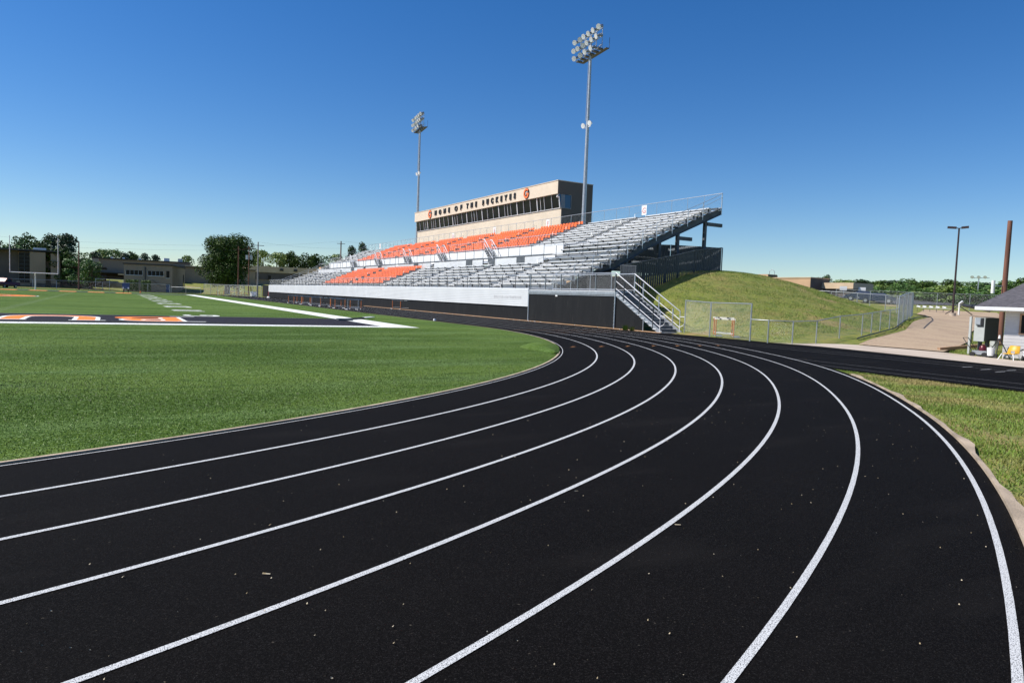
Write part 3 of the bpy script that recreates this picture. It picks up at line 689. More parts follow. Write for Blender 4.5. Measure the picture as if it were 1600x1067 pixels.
# each word spans (y_left, y_right) on the band
for wd, ya_, yb_ in (('HOME', 74.9, 68.9), ('OF', 67.1, 64.4), ('THE', 62.9, 59.4), ('BUCKEYES', 57.6, 48.0)):
    me = text_me(wd, .92, .05, .028, Matrix.Identity(4), spacing=1.0)
    x0, x1 = min(v.co.x for v in me.vertices), max(v.co.x for v in me.vertices); y0, y1 = min(v.co.y for v in me.vertices), max(v.co.y for v in me.vertices)
    bpy.data.meshes.remove(me)
    k = 1.0; sp = 1.0
    for sp in (1.0, 1.2, 1.4, 1.6, 1.8, 2.0, 2.3, 2.6):
        me = text_me(wd, .98, .05, .055, Matrix.Identity(4), spacing=sp); x0, x1 = min(v.co.x for v in me.vertices), max(v.co.x for v in me.vertices)
        if x1-x0 >= ya_-yb_-.35 or sp == 2.6: break
        bpy.data.meshes.remove(me)
    sc = (ya_-yb_)/(x1-x0); bpy.data.meshes.remove(me); ext = lambda q: (min(v.co.x for v in q.vertices), max(v.co.x for v in q.vertices))
    for i_, ch in enumerate(wd):
        pm = text_me(wd[:i_+1], .98, .05, .055, Matrix.Identity(4), 'LEFT', sp); p0, p1 = ext(pm); bpy.data.meshes.remove(pm)
        if i_ == 0: base = p0
        cm = text_me(ch, .98, .05, .055, Matrix.Identity(4), 'LEFT', sp); c0_, c1_ = ext(cm)
        cm.transform(basis((0, -sc, 0), (0, 0, 1), (-1, 0, 0), (34.83, ya_, 15.27)) @ Matrix.Translation((p1-c1_-base, 0, 0)))
        cm.transform(Matrix.Translation(-Vector((35, 38, 0)))); link('letter', cm, pb, [M['letter']])
for yc in (76.9, 45.2):
    e = MB(); n = 40
    def disc(r, x0, x1, mb): mb.poly([(r*math.cos(2*math.pi*i/n), r*math.sin(2*math.pi*i/n)) for i in range(n)], x0, x1)
    disc(.68, 0, .05, e); em = e.build('emblem', M['letter'], pb, (0, 0, 0))
    T = basis((0, -1, 0), (0, 0, 1), (-1, 0, 0), Vector((34.9, yc, 15.28))-wloc(pb)); em.data.transform(T)
    gm = MB(); ra, rb = .41, .64; N_ = 44; vs = []
    for i in range(N_+1):
        a = R(40+ (360-40)*i/N_); vs += [(ra*math.cos(a), ra*math.sin(a), .055), (rb*math.cos(a), rb*math.sin(a), .055), (rb*math.cos(a), rb*math.sin(a), .13), (ra*math.cos(a), ra*math.sin(a), .13)]
    gm.add(vs, [(4*i+j, 4*i+(j+1) % 4, 4*i+4+(j+1) % 4, 4*i+4+j) for i in range(N_) for j in range(4)]+[(0, 1, 2, 3), (4*N_, 4*N_+3, 4*N_+2, 4*N_+1)])
    gm.box(.0, .42, -.16, .06, .055, .12); o = gm.build('letter', M['logo_orange'], em, (0, 0, 0)); o.data.transform(T)
    gw = MB(); gw.box(-.08, .3, .12, .2, .055, .1); gw.box(-.14, -.06, -.24, .2, .055, .1); o = gw.build('white_stroke', M['white'], em, (0, 0, 0)); o.data.transform(T)  # white strokes belonging to the emblem design

# ------------------------------------------------------------------ floodlight towers
def tower():
    t = empty('light_tower', (0, 0, 0), 'x', 'floodlight tower', 'floodlight towers behind the grandstand')
    p = MB(); p.tube([(0, 0, -1), (0, 0, 10), (0, 0, 20), (0, 0, 29.3)], [.3, .25, .2, .15], 14); p.build('pole', M['galv'], t)
    f = MB()
    for z in (29.7, 30.6, 31.5): f.beam((-.0, -2.6, z), (0, 2.6, z), .07, .07)
    for y in (-2.5, -1.2, 1.2, 2.5): f.beam((0, y, 29.2), (0, y, 31.5), .06, .06)
    f.beam((0, 0, 29), (0, 0, 31.5), .12, .12); f.build('crossarm', M['galv'], t)
    g = MB(); g.box(.1, .55, -3.2, 2.6, 29.14, 29.2)
    for y in (-3.2, -1.3, .6, 2.5): g.beam((.52, y, 29.2), (.52, y, 30.3), .035, .035)
    for i in range(6): g.box(-.5, .1, -2.6+i*.95, -2.15+i*.95, 29.15, 29.3)
    g.build('work_platform', M['steel'], t)
    fr_ = MB(); fr_.tube([(0, 0, 0), (.42, 0, .0), (.5, 0, 0)], [.15, .17, .08], 12); fr_.tube([(0, 0, 0), (-.34, 0, 0)], [.12, .3], 16, cap=False); fr_.beam((.2, 0, 0), (.62, 0, -.1), .06, .06)
    lens = MB(); lens.tube([(-.31, 0, 0), (-.36, 0, 0)], [.29, .29], 18)
    first = None
    for r_, (z, ys) in enumerate(((31.5, (-2.7, -1.6, -.5, .6, 1.7, 2.8)), (30.6, (-2.4, -1.3, -.2, .9, 2.0, 3.0)), (29.7, (-1.2, .2, 1.5, 2.8)))):
        for i, y in enumerate(ys):
            if first is None:
                first = fr_.build('floodlight', M['lampbody'], t, (0, 0, 0)); l = lens.build('lens', M['lens'], first, (0, 0, 0)); o = first
            else: o = copy_tree(first, t)
            o.location = (-.45, y, z); o.rotation_euler = (0, R(-24-(i*7 % 5)), R((y*5)+(40 if (i+r_) % 4 == 0 else 12)))
    for z, s in ((21.3, 1), (21.3, -1)):
        a = MB(); a.beam((0, 0, z), (0, s*.75, z), .06, .06); a.tube([(.1, s*.75, z+.35), (-.25, s*.75-.1, z+.25)], [.12, .3], 12); a.build('side_lamp', M['lens'], t)
    c = MB(); c.tube([(-.2, .05, 29), (-.26, .05, 22)], .03, 5); c.build('conduit', M['galv'], t)
    return t
tw = tower(); place(tw, (34.9, 32.3, 0), R(-7), 1, 'tall floodlight pole rising between the grey benches and the press box')
t2 = copy_tree(tw); place(t2, (35.6, 84.3, 1.6), R(-8), 1, 'smaller looking distant floodlight pole at the far left end of the press box')

# ------------------------------------------------------------------ fences on the right
sf = empty('screen_fence', (17.2, 3.2, gz(17.2, 3.2)), 'black slatted screen fence climbing the grassy mound below the grandstand', 'fence')
line = [(17.1, 1.3), (17.4, 3.2), (20.4, 4.5), (23.5, 5.7), (25.6, 6.6), (29, 8.4), (32, 9.6), (34.2, 10.5)]
tops = [4.0, 4.1, 4.58, 5.1, 5.45, 6.05, 6.45, 6.72]
mb = MB(); sl = MB()
for i in range(len(line)-1):
    (a, b), (c, d) = line[i], line[i+1]; z0, z1 = gz(a, b)-.15, gz(c, d)-.15; t0, t1 = tops[i], tops[i+1]
    nseg = max(1, int(math.hypot(c-a, d-b)/.16))
    for j in range(nseg):
        u0, u1 = j/nseg, (j+1.03)/nseg; x0, y0, x1, y1 = a+(c-a)*u0, b+(d-b)*u0, a+(c-a)*u1, b+(d-b)*u1
        q0, q1 = z0+(z1-z0)*u0, z0+(z1-z0)*u1; w0, w1 = t0+(t1-t0)*u0, t0+(t1-t0)*u1; off = .015 if j % 2 else -.01
        mb.add([(x0, y0+off, q0), (x1, y1+off, q1), (x1, y1+off, w1), (x0, y0+off, w0)], [(0, 1, 2, 3)])
tag(mb.build('slats', M['darkscreen'], sf))
mb = MB()
for i in range(len(line)-1): mb.tube([(line[i][0], line[i][1]-.03, tops[i]), (line[i+1][0], line[i+1][1]-.03, tops[i+1])], .03, 6)
mb.build('top_rail', M['steel'], sf)
for (x, y), tp in zip(line, tops): MB().tube([(x, y+.05, gz(x, y)-.3), (x, y+.05, tp+.03)], .045, 6).build('post', M['steel'], sf)
bf = empty('corrugated_fence', (34.3, 10.6, gz(34.3, 10.6)), 'grey corrugated metal fence running back under the grandstand', 'fence')
line2 = [(34.35, 10.6), (35.0, 14), (35.2, 18), (34.8, 24), (34, 32), (33, 45)]; tops2 = [6.72, 7.05, 7.4, 7.75, 8.2, 8.6]
mb = MB()
for i in range(len(line2)-1):
    (a, b), (c, d) = line2[i], line2[i+1]; t0, t1 = tops2[i], tops2[i+1]; nseg = int(math.hypot(c-a, d-b)/.12)
    for j in range(nseg):
        u0, u1 = j/nseg, (j+1)/nseg; o0, o1 = (.025 if j % 2 else -.025), (-.025 if j % 2 else .025)
        x0, y0, x1, y1 = a+(c-a)*u0+o0, b+(d-b)*u0, a+(c-a)*u1+o1, b+(d-b)*u1; w0, w1 = t0+(t1-t0)*u0, t0+(t1-t0)*u1
        mb.add([(x0, y0, w0-2.9), (x1, y1, w1-2.9), (x1, y1, w1), (x0, y0, w0)], [(0, 1, 2, 3)])
mb.build('panel', M['corr'], bf)
for (x, y), tp in zip(line2, tops2): MB().tube([(x+.08, y, gz(x, y)-.3), (x+.08, y, tp+.02)], .045, 6).build('post', M['steel'], bf)

def chain_fence(label, pts, h, sp, post=2.9, pr=.03, wire=.003, name='chain_link_fence', zoff=0, corner=.0):
    x0, y0 = pts[0][:2]; o = empty(name, (x0, y0, gz(x0, y0)), label, 'fence')
    P3 = []
    for (a, b) in zip(pts, pts[1:]):
        L_ = math.hypot(b[0]-a[0], b[1]-a[1]); n = max(1, round(L_/post))
        for i in range(n): P3.append((a[0]+(b[0]-a[0])*i/n, a[1]+(b[1]-a[1])*i/n))
    P3.append(pts[-1]); P3 = [(x, y, gz(x, y)+zoff) for x, y in P3]
    r = MB(); r.tube([(x, y, z+h) for x, y, z in P3], pr*.75, 6); r.build('top_rail', M['galv'], o)
    w_ = MB()
    for a, b in zip(P3, P3[1:]): w_.wires((a[0], a[1], a[2]+.04), (b[0], b[1], b[2]+.04), h-.05, sp, wire)
    w_.build('wire_mesh', M['wire'], o)
    for (x, y, z) in P3: MB().tube([(x, y, z-.2), (x, y, z+h+.03)], pr, 6).build('post', M['galv'], o)
    return o
chain_fence('tall chain-link fence panel between the metal stair and the low fence', [(16.95, -3.4), (16.1, -6.2), (15.35, -9.6)], 1.83, .07, 3.1, .035, .0014)
chain_fence('low chain-link fence curving around the foot of the grassy mound', [(15.35, -9.6), (15.2, -10.8), (16.0, -11.55), (17.6, -11.65), (20, -11.2), (22.9, -10.5), (26.4, -9.3), (30.2, -8.05)], 1.07, .07, 2.0, .03, .0011)
chain_fence('taller chain-link fence continuing along the dirt road and around the mound', [(30.2, -8.05), (40, -3.1), (50, 2.6), (57.0, 7.0), (61, 12), (61.5, 19), (60, 27), (57, 36), (50, 50)], 1.83, .14, 3.6, .045, .0022)
chain_fence('dark chain-link fence at the far end of the dirt road', [(69.5, 24), (74, 17.5), (80.5, 9.5)], 1.9,   .16, 3.2, .04, .0028)
chain_fence('low chain-link fence behind the lamp post and the storage shed', [(80.5, 9.5), (84, 4), (88, -2), (94, -10)], 1.2, .16, 3.2, .04, .0028)
# ------------------------------------------------------------------ goal post, hurdles and small things on the field
g = empty('goal_post', (-23.4, 112.2, 0), 'white gooseneck goal post standing on the far end line in front of the brown building', 'goal post')
MB().tube([(-23.4, 112.9, 0), (-23.4, 112.9, 1.6), (-23.4, 112.8, 2.3), (-23.4, 112.5, 2.75), (-23.4, 112.2, 2.9)], .1, 10).build('gooseneck', M['plastic_w'], g)
MB().tube([(-26.93, 112.2, 2.9), (-20.05, 112.2, 2.9)], .075, 8).build('crossbar', M['plastic_w'], g)
for x in (-26.93, -20.05): MB().tube([(x, 112.2, 2.85), (x, 112.2, 9.1)], .055, 8).build('upright', M['plastic_w'], g)
def hurdle(board, up, label, h=1.0):
    t = empty('hurdle', (0, 0, 0), label, 'hurdle', 'hurdles left around the track')
    b = MB(); b.box(-.02, .02, -.6, .6, h-.07, h)
    if board == 'w':
        b.cur = 1; b.box(-.023, .023, -.32, -.2, h-.068, h-.004); b.box(-.023, .023, .2, .32, h-.068, h-.004)
    b.build('crossbar', [M['hurdle_b'] if board == 'w' else M['galv'], M['letter']], t)
    for s in (-1, 1):
        MB().tube([(0, s*.52, .08), (0, s*.52, h-.05)], .032, 6).build('upright', M[up], t)
        MB().tube([(0, s*.52, .42), (0, s*.52, .06), (.06, s*.52, .03), (.7, s*.52, .03)], .025, 6).build('foot', M['plastic_w'], t)
    MB().tube([(.0, -.52, .2), (.0, .52, .2)], .015, 5).build('brace', M['plastic_w'], t)
    return t
h1 = hurdle('w', 'hurdle_o', 'orange hurdle with a marked white board leaning at the tall chain-link fence'); place(h1, (16.15, -7.2, .02), R(14))
h1b = copy_tree(h1); place(h1b, (16.5, -6.75, .04), R(12), 1.04, 'white topped hurdle standing directly behind the nearest orange hurdle')
hg = hurdle('g', 'galv', 'plain grey metal hurdle')
ho = hurdle('g', 'hurdle_o', 'orange hurdle')
spec = [(h1, 17.0-1.9, 36.2, 80, 'small orange hurdle with pale board against the black screen under the white wall'),
 (ho, 15.0, 38.4, 85, 'orange hurdle without a board against the black screen, left of the boarded one'),
 (hg, 7.9, 31.2, 96, 'grey metal hurdle at the near end of the row of hurdles by the turf'),
 (ho, 8.6, 32.6, 80, 'orange hurdle just behind the grey one at the near end of the row'),
 (ho, 7.9, 35.5, 95, 'wide orange hurdle second from the near end of the row'),
 (ho, 8.3, 38.4, 70, 'slim orange hurdle in the middle of the row by the turf'),
 (h1, 7.8, 40.6, 92, 'hurdle with a white board in the middle of the row by the turf'),
 (hg, 7.9, 44.8, 95, 'grey metal hurdle in the middle of the row, left of the white board'),
 (ho, 7.8, 49.0, 85, 'orange hurdle fourth from the far end of the row'),
 (ho, 8.2, 51.0, 95, 'orange hurdle third from the far end of the row'),
 (ho, 7.9, 53.4, 80, 'orange hurdle second from the far end of the row'),
 (ho, 7.9, 56.5, 90, 'orange hurdle at the far end of the row')]
for src, x, y, a, lab in spec: o = copy_tree(src); place(o, (x, y, 0), R(a), 1, lab)
for src, az_, r_, a, lab in ((h1, 7.0, 148, 20, 'faint orange and white hurdle on the far bend below the big round tree'), (ho, 8.1, 147, 60, 'orange hurdle on the far bend just right of the big tree trunk'), (h1, 8.6, 150, 10, 'pale boarded hurdle in front of the silver fence by the big tree'), (ho, 9.0, 150, 30, 'faint hurdle nearest the far black steps')):
    o = copy_tree(src); p = polar(az_, r_); place(o, p, R(a), 1, lab)
place(hg, polar(9.35, 149), R(40), 1, 'grey hurdle beside the faint hurdles on the far bend'); place(ho, polar(7.4, 150), R(0), 1.1, 'bright orange hurdle standing apart below the big round tree')
o = MB().tube([(6.55, 8.85, 0), (6.55, 8.85, .13)], [.1, .07], 12).build('paper_cup', M['plastic_w']); tag(o, 'white cup standing on the turf edge beside the track', 'cup')
e = empty('down_marker', (1.0, 8, 0), 'black and white down marker lying across the white sideline', 'down marker')
MB().tube([(-.1, 6.9, .06), (2.0, 9.4, .07)], .06, 6).build('pole', M['black'], e); MB().box(-.5, .35, 6.5, 7.0, .02, .12).build('base', M['steel'], e)
q = MB(); q.beam((1.9, 9.2, .1), (2.7, 10.0, .12), .3, .05); q.build('flag_board', M['plastic_w'], e)
# blue padded board and cone on the far side
e = empty('padded_board', (-9.7, 111, 0), 'blue and white padded board on two black legs behind the far end line', 'training board')
MB().box(-10.25, -9.1, 111, 111.15, .75, 1.75).build('pad', M['bluepad'], e)
q = MB(); q.box(-10.2, -10.0, 110.98, 111.0, .7, 1.0); q.box(-9.4, -9.2, 110.98, 111.0, .7, 1.0); q.build('white_patch', M['plastic_w'], e)
for x in (-10.05, -9.3): MB().box(x-.06, x+.06, 111.03, 111.12, 0, .76).build('leg', M['black'], e)
q = MB(); q.tube([(-7.35, 111.5, 0), (-7.35, 111.5, .5)], [.14, .05], 10); q.box(-7.52, -7.18, 111.33, 111.67, 0, .04); tag(q.build('traffic_cone', M['cone']), 'orange traffic cone right of the blue padded board', 'cone')
p = polar(10.6, 140); e = empty('pole_stand', p, 'red pole on a white base beside the far black steps', 'marker pole')
MB().tube([p, p+Vector((0, 0, 1.2))], .06, 6).build('pole', M['red'], e); MB().tube([p, p+Vector((0, 0, .25))], [.35, .1], 10).build('base', M['plastic_w'], e)
e = empty('steps', (13.6, 117, 0), 'small portable steps with black hand rail in front of the silver fence', 'steps')
q = MB()
for k in range(4): q.box(12.8, 14.0, 116+.35*k, 116.35+.35*k, 0, .25*(k+1))
q.build('tread', M['white'], e)
for x in (12.8, 14.0): MB().tube([(x, 116, 0), (x, 116, 1.2), (x, 117.4, 2.1), (x, 117.4, 0)], .05, 5).build('handrail', M['black'], e)

# ------------------------------------------------------------------ shed, cabinet and clutter at the right edge
n_ = Vector((-.951, -.309, 0)); w_dir = Vector((.309, -.951, 0)); A0 = Vector((18.95, -19.15, 0))
sh = empty('storage_shed', A0, 'low white sided shed with dark shingle roof at the right edge', 'shed')
def SP(a, b, z): v = A0+w_dir*a-n_*b; return (v.x, v.y, z)
def sbox(mb, a0, a1, b0, b1, z0, z1):
    vs = [SP(a, b, z) for z in (z0, z1) for b in (b0, b1) for a in (a0, a1)]
    mb.add(vs, [(0, 2, 3, 1), (4, 5, 7, 6), (0, 1, 5, 4), (2, 6, 7, 3), (0, 4, 6, 2), (1, 3, 7, 5)])
mb = MB(); sbox(mb, .02, 5.98, .02, 4.98, 0, 1.95)
z = .05
while z < 1.9: sbox(mb, 0, 6, -.012, 0, z, z+.115); sbox(mb, -.012, 0, 0, 5, z, z+.115); z += .125
mb.build('wall', M['siding'], sh)
mb = MB(); ov = .95; z0, z1 = 2.03, 3.75
c = [SP(-ov, -ov*.6, z0), SP(6+ov, -ov*.6, z0), SP(6+ov, 5+ov, z0), SP(-ov, 5+ov, z0)]; rd = [SP(1.35, 2.5, z1), SP(4.65, 2.5, z1)]
mb.add(c+rd, [(0, 1, 5, 4), (1, 2, 5), (2, 3, 4, 5), (3, 0, 4)]); mb.add([(a, b, d+.03) for a, b, d in c+rd], [(0, 1, 5, 4), (1, 2, 5), (2, 3, 4, 5), (3, 0, 4)])
mb.build('roof', M['shingle'], sh)
mb = MB()
for a, b in ((0, 1), (1, 2), (2, 3), (3, 0)): mb.beam((*c[a][:2], z0-.055), (*c[b][:2], z0-.055), .04, .14)
sbox(mb, -ov+.03, 6+ov-.03, -ov*.6+.03, 5+ov-.03, z0-.14, z0-.11)
mb.build('fascia', M['white'], sh)
mb = MB(); sbox(mb, .52, 1.5, -.03, -.012, 1.05, 1.75); wn = mb.build('window', M['glass'], sh)
mb = MB()
for q4 in ((.47, 1.55, .99, 1.05), (.47, 1.55, 1.75, 1.81), (.47, .53, 1.05, 1.75), (1.5, 1.55, 1.05, 1.75)): sbox(mb, q4[0], q4[1], -.05, -.012, q4[2], q4[3])
mb.build('frame', M['wood_tan'], wn, wloc(sh))
cb = empty('electrical_cabinet', (20.3, -17.7, .1), 'grey electrical cabinet on dark posts beside the storage shed', 'electrical cabinet')
MB().box(20.05, 20.13, -17.35, -17.27, 0, 1.62).build('post', M['box_grey'], cb)
mb = MB(); mb.box(20.2, 21.25, -17.86, -17.42, .6, 1.6); mb.build('housing', M['box_dark_shade'], cb)  # housing coloured dark to paint the face turned from the sun
mb = MB(); mb.box(20.15, 20.198, -17.84, -17.43, .58, 1.58); mb.build('door', M['box_grey'], cb)  # light grey plate stands for the sunlit face
mb = MB(); mb.box(20.1, 20.148, -17.68, -17.48, 1.3, 1.57); mb.build('meter', M['galv'], cb)
mb = MB(); mb.box(20.13, 20.147, -17.8, -17.7, 1.25, 1.57); mb.box(20.13, 20.147, -17.8, -17.55, 1.2, 1.262); mb.build('label_plate', M['black'], cb)
for y in (-17.78, -17.5): MB().box(20.5, 20.62, y-.06, y+.06, 0, .6).build('leg', M['box_dark_shade'], cb)
mb = MB(); mb.box(20.4, 20.7, -18.15, -17.97, .3, .62); mb.build('junction_box', M['box_grey'], cb)
o = MB(); o.beam((19.55, -16.35, .14), (23.2, -17.1, .42), .14, .14); tag(o.build('timber_beam', M['wood_tan']), 'weathered timber beam lying in the grass behind the electrical cabinet', 'beam')
# push mower
mw = empty('push_mower', (18.75, -18.45, 0), 'red and black push mower left of the shed door clutter', 'mower')
mb = MB(); mb.poly([(18.55, -18.75), (18.95, -18.75), (19.0, -18.3), (18.55, -18.2)], .1, .26); mb.build('deck', M['silverpaint'], mw)
MB().tube([(18.78, -18.5, .26), (18.78, -18.5, .42), (18.78, -18.5, .48)], [.14, .13, .07], 12).build('engine', M['redpaint'], mw)
for x, y in ((18.5, -18.7), (18.5, -18.25), (19.0, -18.75), (19.0, -18.25)): MB().tube([(x-.03, y, .1), (x+.03, y, .1)], .1, 12).build('wheel', M['tyre'], mw)
MB().tube([(18.6, -18.2, .2), (18.5, -17.85, .75), (18.9, -17.85, .75), (18.98, -18.2, .2)], .015, 6).build('handle', M['black'], mw)
tp = empty('tripod', (18.6, -19.2, 0), 'black folding tripod leaning at the shed wall behind the clutter', 'tripod')
for dx, dy in ((-.15, .42), (.05, -.4), (-.3, -.05)): MB().tube([(18.62+dx, -19.15+dy, .02), (18.62, -19.15, .82)], .02, 6).build('leg', M['black'], tp)
MB().tube([(18.62, -19.15, .8), (18.62, -19.15, .93)], [.05, .03], 8).build('head', M['white'], tp)
bk = empty('paint_bucket', (18.4, -19.05, 0), 'white bucket with black wheelbase between mower and yellow chair', 'bucket')
MB().tube([(18.38, -19.0, .1), (18.38, -19.0, .42)], [.12, .15], 14).build('body', M['plastic_w'], bk); MB().tube([(18.38, -18.86, .41), (18.25, -19.0, .52), (18.38, -19.14, .41)], .01, 5).build('handle', M['black'], bk)
for y in (-18.9, -19.15): MB().tube([(18.33, y, .09), (18.42, y, .09)], .09, 12).build('wheel', M['tyre'], bk)
yc = empty('yellow_chair', (18.2, -19.6, 0), 'yellow plastic chair seat on low white metal legs', 'chair')
mb = MB(); vs = []
for i in range(7):
    t = i/6; zz = .26+.3*t; bx = .12*t*t
    for j in range(7): q = j/6-.5; vs.append((18.25+bx-.06*(1-4*q*q)+.05, -19.82+q*(.42-.08*t*t), zz))
fs = [(i*7+j, i*7+j+1, (i+1)*7+j+1, (i+1)*7+j) for i in range(6) for j in range(6) if not (i in (0, 1) and j in (2, 3))]
mb.add(vs, fs, True); mb.add([(a+.02, b, c_) for a, b, c_ in vs], [f[::-1] for f in fs], True); mb.build('backrest', M['yellow'], yc)
MB().box(17.95, 18.28, -20.0, -19.62, .24, .27).build('seat', M['yellow'], yc)
for x, y in ((17.85, -20.05), (17.85, -19.5), (18.3, -20.1), (18.3, -19.45)): MB().tube([(x, y, 0), (18.08+(x-18.08)*.6, -19.8+(y+19.8)*.7, .25)], .018, 6).build('leg', M['plastic_w'], yc)
lc = empty('line_marker', (18.5, -20.4, 0), 'white and black line marking cart at the right picture edge by the shed', 'cart')
MB().box(18.2, 18.9, -20.75, -20.2, .16, .36).build('tank', M['plastic_w'], lc); MB().tube([(18.1, -20.15, .4), (18.3, -20.15, .44), (18.3, -20.8, .44), (18.3, -20.85, .1)], .025, 6).build('frame', M['black'], lc)
for y in (-20.2, -20.75): MB().tube([(18.25, y-.03, .11), (18.25, y+.03, .11)], .11, 12).build('wheel', M['tyre'], lc)

# ------------------------------------------------------------------ poles
zl = gz(63, 6); lp = empty('lamp_post', (63, 6, zl), 'tall bronze lamp post with twin box heads at the end of the dirt road', 'lamp post')
MB().tube([(63, 6, zl-.5), (63, 6, zl+9)], .11, 8, .08).build('pole', M['brownmetal'], lp)
for s, dx, dy in ((1, -.3, .5), (-1, .22, -.42)):
    q = MB(); q.beam((63, 6, zl+8.95), (63+dx*.5, 6+dy*.5, zl+9.0), .08, .08); q.build('arm', M['brownmetal'], lp)
    q = MB(); q.beam((63+dx*.4, 6+dy*.4, zl+9.02), (63+dx*1.75, 6+dy*1.75, zl+9.08), .38, .2); q.build('lamp_head', M['brownmetal'], lp)
q = MB(); q.tube([(63, 6, zl-.3), (63, 6, zl+.35)], .3, 12); q.build('footing', M['concrete'], lp)
zb = gz(29.6, -14.4); bp = empty('utility_pole', (29.6, -14.4, zb), 'thick dark brown wooden pole rising behind the storage shed', 'utility pole', 'wooden utility poles')
MB().tube([(29.86, -13.95, zb-.5), (29.87, -13.98, 6.8)], .14, 10, .115).build('pole', M['wood'], bp)
q = MB(); q.tube([(29.55, -13.55, 2.9), (29.55, -13.55, 3.6)], .09, 10); q.build('meter_can', M['plastic_w'], bp); q = MB(); q.beam((29.4, -13.75, 3.3), (29.85, -13.95, 3.3), .05, .05); q.build('bracket', M['galv'], bp)
sp_ = empty('floodlight_pole', polar(63.65, 140, 3.6), 'slim pale floodlight pole in front of the far trees', 'floodlight pole'); b = polar(63.65, 140)
MB().tube([(b.x, b.y, 3), (b.x, b.y, 7.9)], .1, 8, .08).build('pole', M['galv'], sp_)
q = MB(); q.beam((b.x-.5, b.y+.9, 7.9), (b.x+.7, b.y-1.3, 7.9), .1, .1); q.build('crossarm', M['galv'], sp_)
for k in (-1, 0, 1): q = MB(); q.tube([(b.x+.4*k, b.y-.8*k, 8.15), (b.x+.4*k-.3, b.y-.8*k-.1, 8.0)], [.1, .28], 10); q.build('floodlight', M['lens'], sp_)
def upole(az_, r_, top, base, label, m_='greypole', arms=1, rad=.14, cans=0):
    b = polar(az_, r_); o = empty('utility_pole', (b.x, b.y, base), label, 'utility pole', 'wooden utility poles')
    MB().tube([(b.x, b.y, base-.5), (b.x, b.y, top)], rad, 8, rad*.7).build('pole', M[m_], o)
    for k in range(arms): q = MB(); q.beam((b.x-1.1, b.y+.2, top-.7-1.3*k), (b.x+1.1, b.y-.2, top-.7-1.3*k), .1, .12); q.build('crossarm', M[m_], o)
    if cans: q = MB(); q.tube([(b.x+.4, b.y-.3, top-3.2), (b.x+.4, b.y-.3, top-2.2)], .3, 10); q.tube([(b.x-.45, b.y-.3, top-3.2), (b.x-.45, b.y-.3, top-2.2)], .3, 10); q.build('transformer', M['galv'], o)
    return Vector((b.x, b.y, top))
pA = upole(-2.0, 172, 10.0, 0, 'dark utility pole rising behind the far fence right of the goal post', 'wood', 0, .16)
pB = upole(8.4, 168, 10.9, .6, 'utility pole in front of the big round tree', 'wood', 1)
pC = upole(9.15, 172, 11.4, .8, 'utility pole with transformers just right of the big round tree', 'wood', 1, .14, 1)
pD = upole(9.8, 150, 11.0, .2, 'pale utility pole standing nearest the grandstand end', 'greypole', 1, .16)
pE = upole(16.0, 200, 15.6, 3, 'dark utility pole visible above the lower benches of the grandstand', 'wood', 1, .22)
wr = empty('power_lines', pA, 'thin power lines strung between the far utility poles', 'power lines')
for a, b in ((polar(-12, 190, 11.5), pA), (pA, pC), (pC, pE), (pE, polar(24, 260, 20)), (polar(-12, 190, 10.3), pA-Vector((0, 0, 1.2))), (pA-Vector((0, 0, 1.2)), pC-Vector((0, 0, 1))), (pD, pE-Vector((0, 0, 2)))):
    MB().tube([a.lerp(b, i/12)-Vector((0, 0, 4*.6*(i/12)*(1-i/12)))*((b-a).length/80) for i in range(13)], .011, 3).build('wire', M['black'], wr)

# ------------------------------------------------------------------ buildings
def bld(name, label, loc, rz=0): return place(empty(name, (0, 0, 0), label, 'building'), loc, rz)
def part(parent, name, m_, boxes, sub=None):
    mb = MB()
    for b in boxes: mb.box(*b)
    return mb.build(name, M[m_], parent, (0, 0, 0))
zero = (0, 0, 0)
# A: auditorium block behind the goal post
b = empty('auditorium', zero, 'tall dark brown windowless school block behind the goal post', 'building')
part(b, 'wall', 'brick_dark_and_shade', [(-48, -30.5, 163, 190, -1, 8.3), (-22.7, -22.4, 163, 166, -1, 8.0)])
part(b, 'facade_panel', 'brick', [(-28.2, -25.2, 160.6, 165, 1, 8.1), (-24.2, -22.4, 160.8, 165, 1, 8.0), (-30.5, -28.2, 162.5, 165, -1, 8.1), (-25.2, -24.2, 163, 165, -1, 8.0)])
part(b, 'facade_panel', 'brick_dark_and_shade', [(-28.2, -25.2, 160.7, 165, -1, 1), (-24.2, -22.4, 160.9, 165, -1, 1)])
part(b, 'roof', 'roofline', [(-48.3, -22.2, 160.3, 190.3, 8.3, 8.65)])
part(b, 'window', 'glass', [(-30.4, -28.3, 162.3, 162.45, 1, 7.9)])
q = part(b, 'mullion', 'steel', [(-29.4, -29.3, 162.2, 162.28, 1, 7.9)]+[(-30.4, -28.3, 162.2, 162.28, 1.6+.9*i, 1.68+.9*i) for i in range(7)])
part(b, 'rooftop_unit', 'white', [(-28, -25.5, 166, 168, 8.65, 9.3)])
part(b, 'door_sign', 'tan2', [(-30.9, -30.2, 162.2, 162.3, .9, 1.3)])
# link wing
b = empty('link_wing', zero, 'low dark wing with covered porch joining the two school blocks', 'building')
part(b, 'wall', 'brick', [(-22.4, -17.6, 167, 180, -1, 5.2)])
part(b, 'wall', 'brick_dark_and_shade', [(-17.6, -13.2, 170, 186, -1, 3.6)])
part(b, 'roof', 'roofline', [(-22.6, -13.0, 166.6, 186, 5.2, 5.5), (-18, -9.5, 165.5, 180, 3.0, 3.2)])
part(b, 'window', 'glass', [(-21.8, -18.4, 166.9, 167.0, 4.1, 5.0)])
part(b, 'door', 'roofline', [(-21.2, -20.2, 166.9, 167.0, -1, 2.2)])
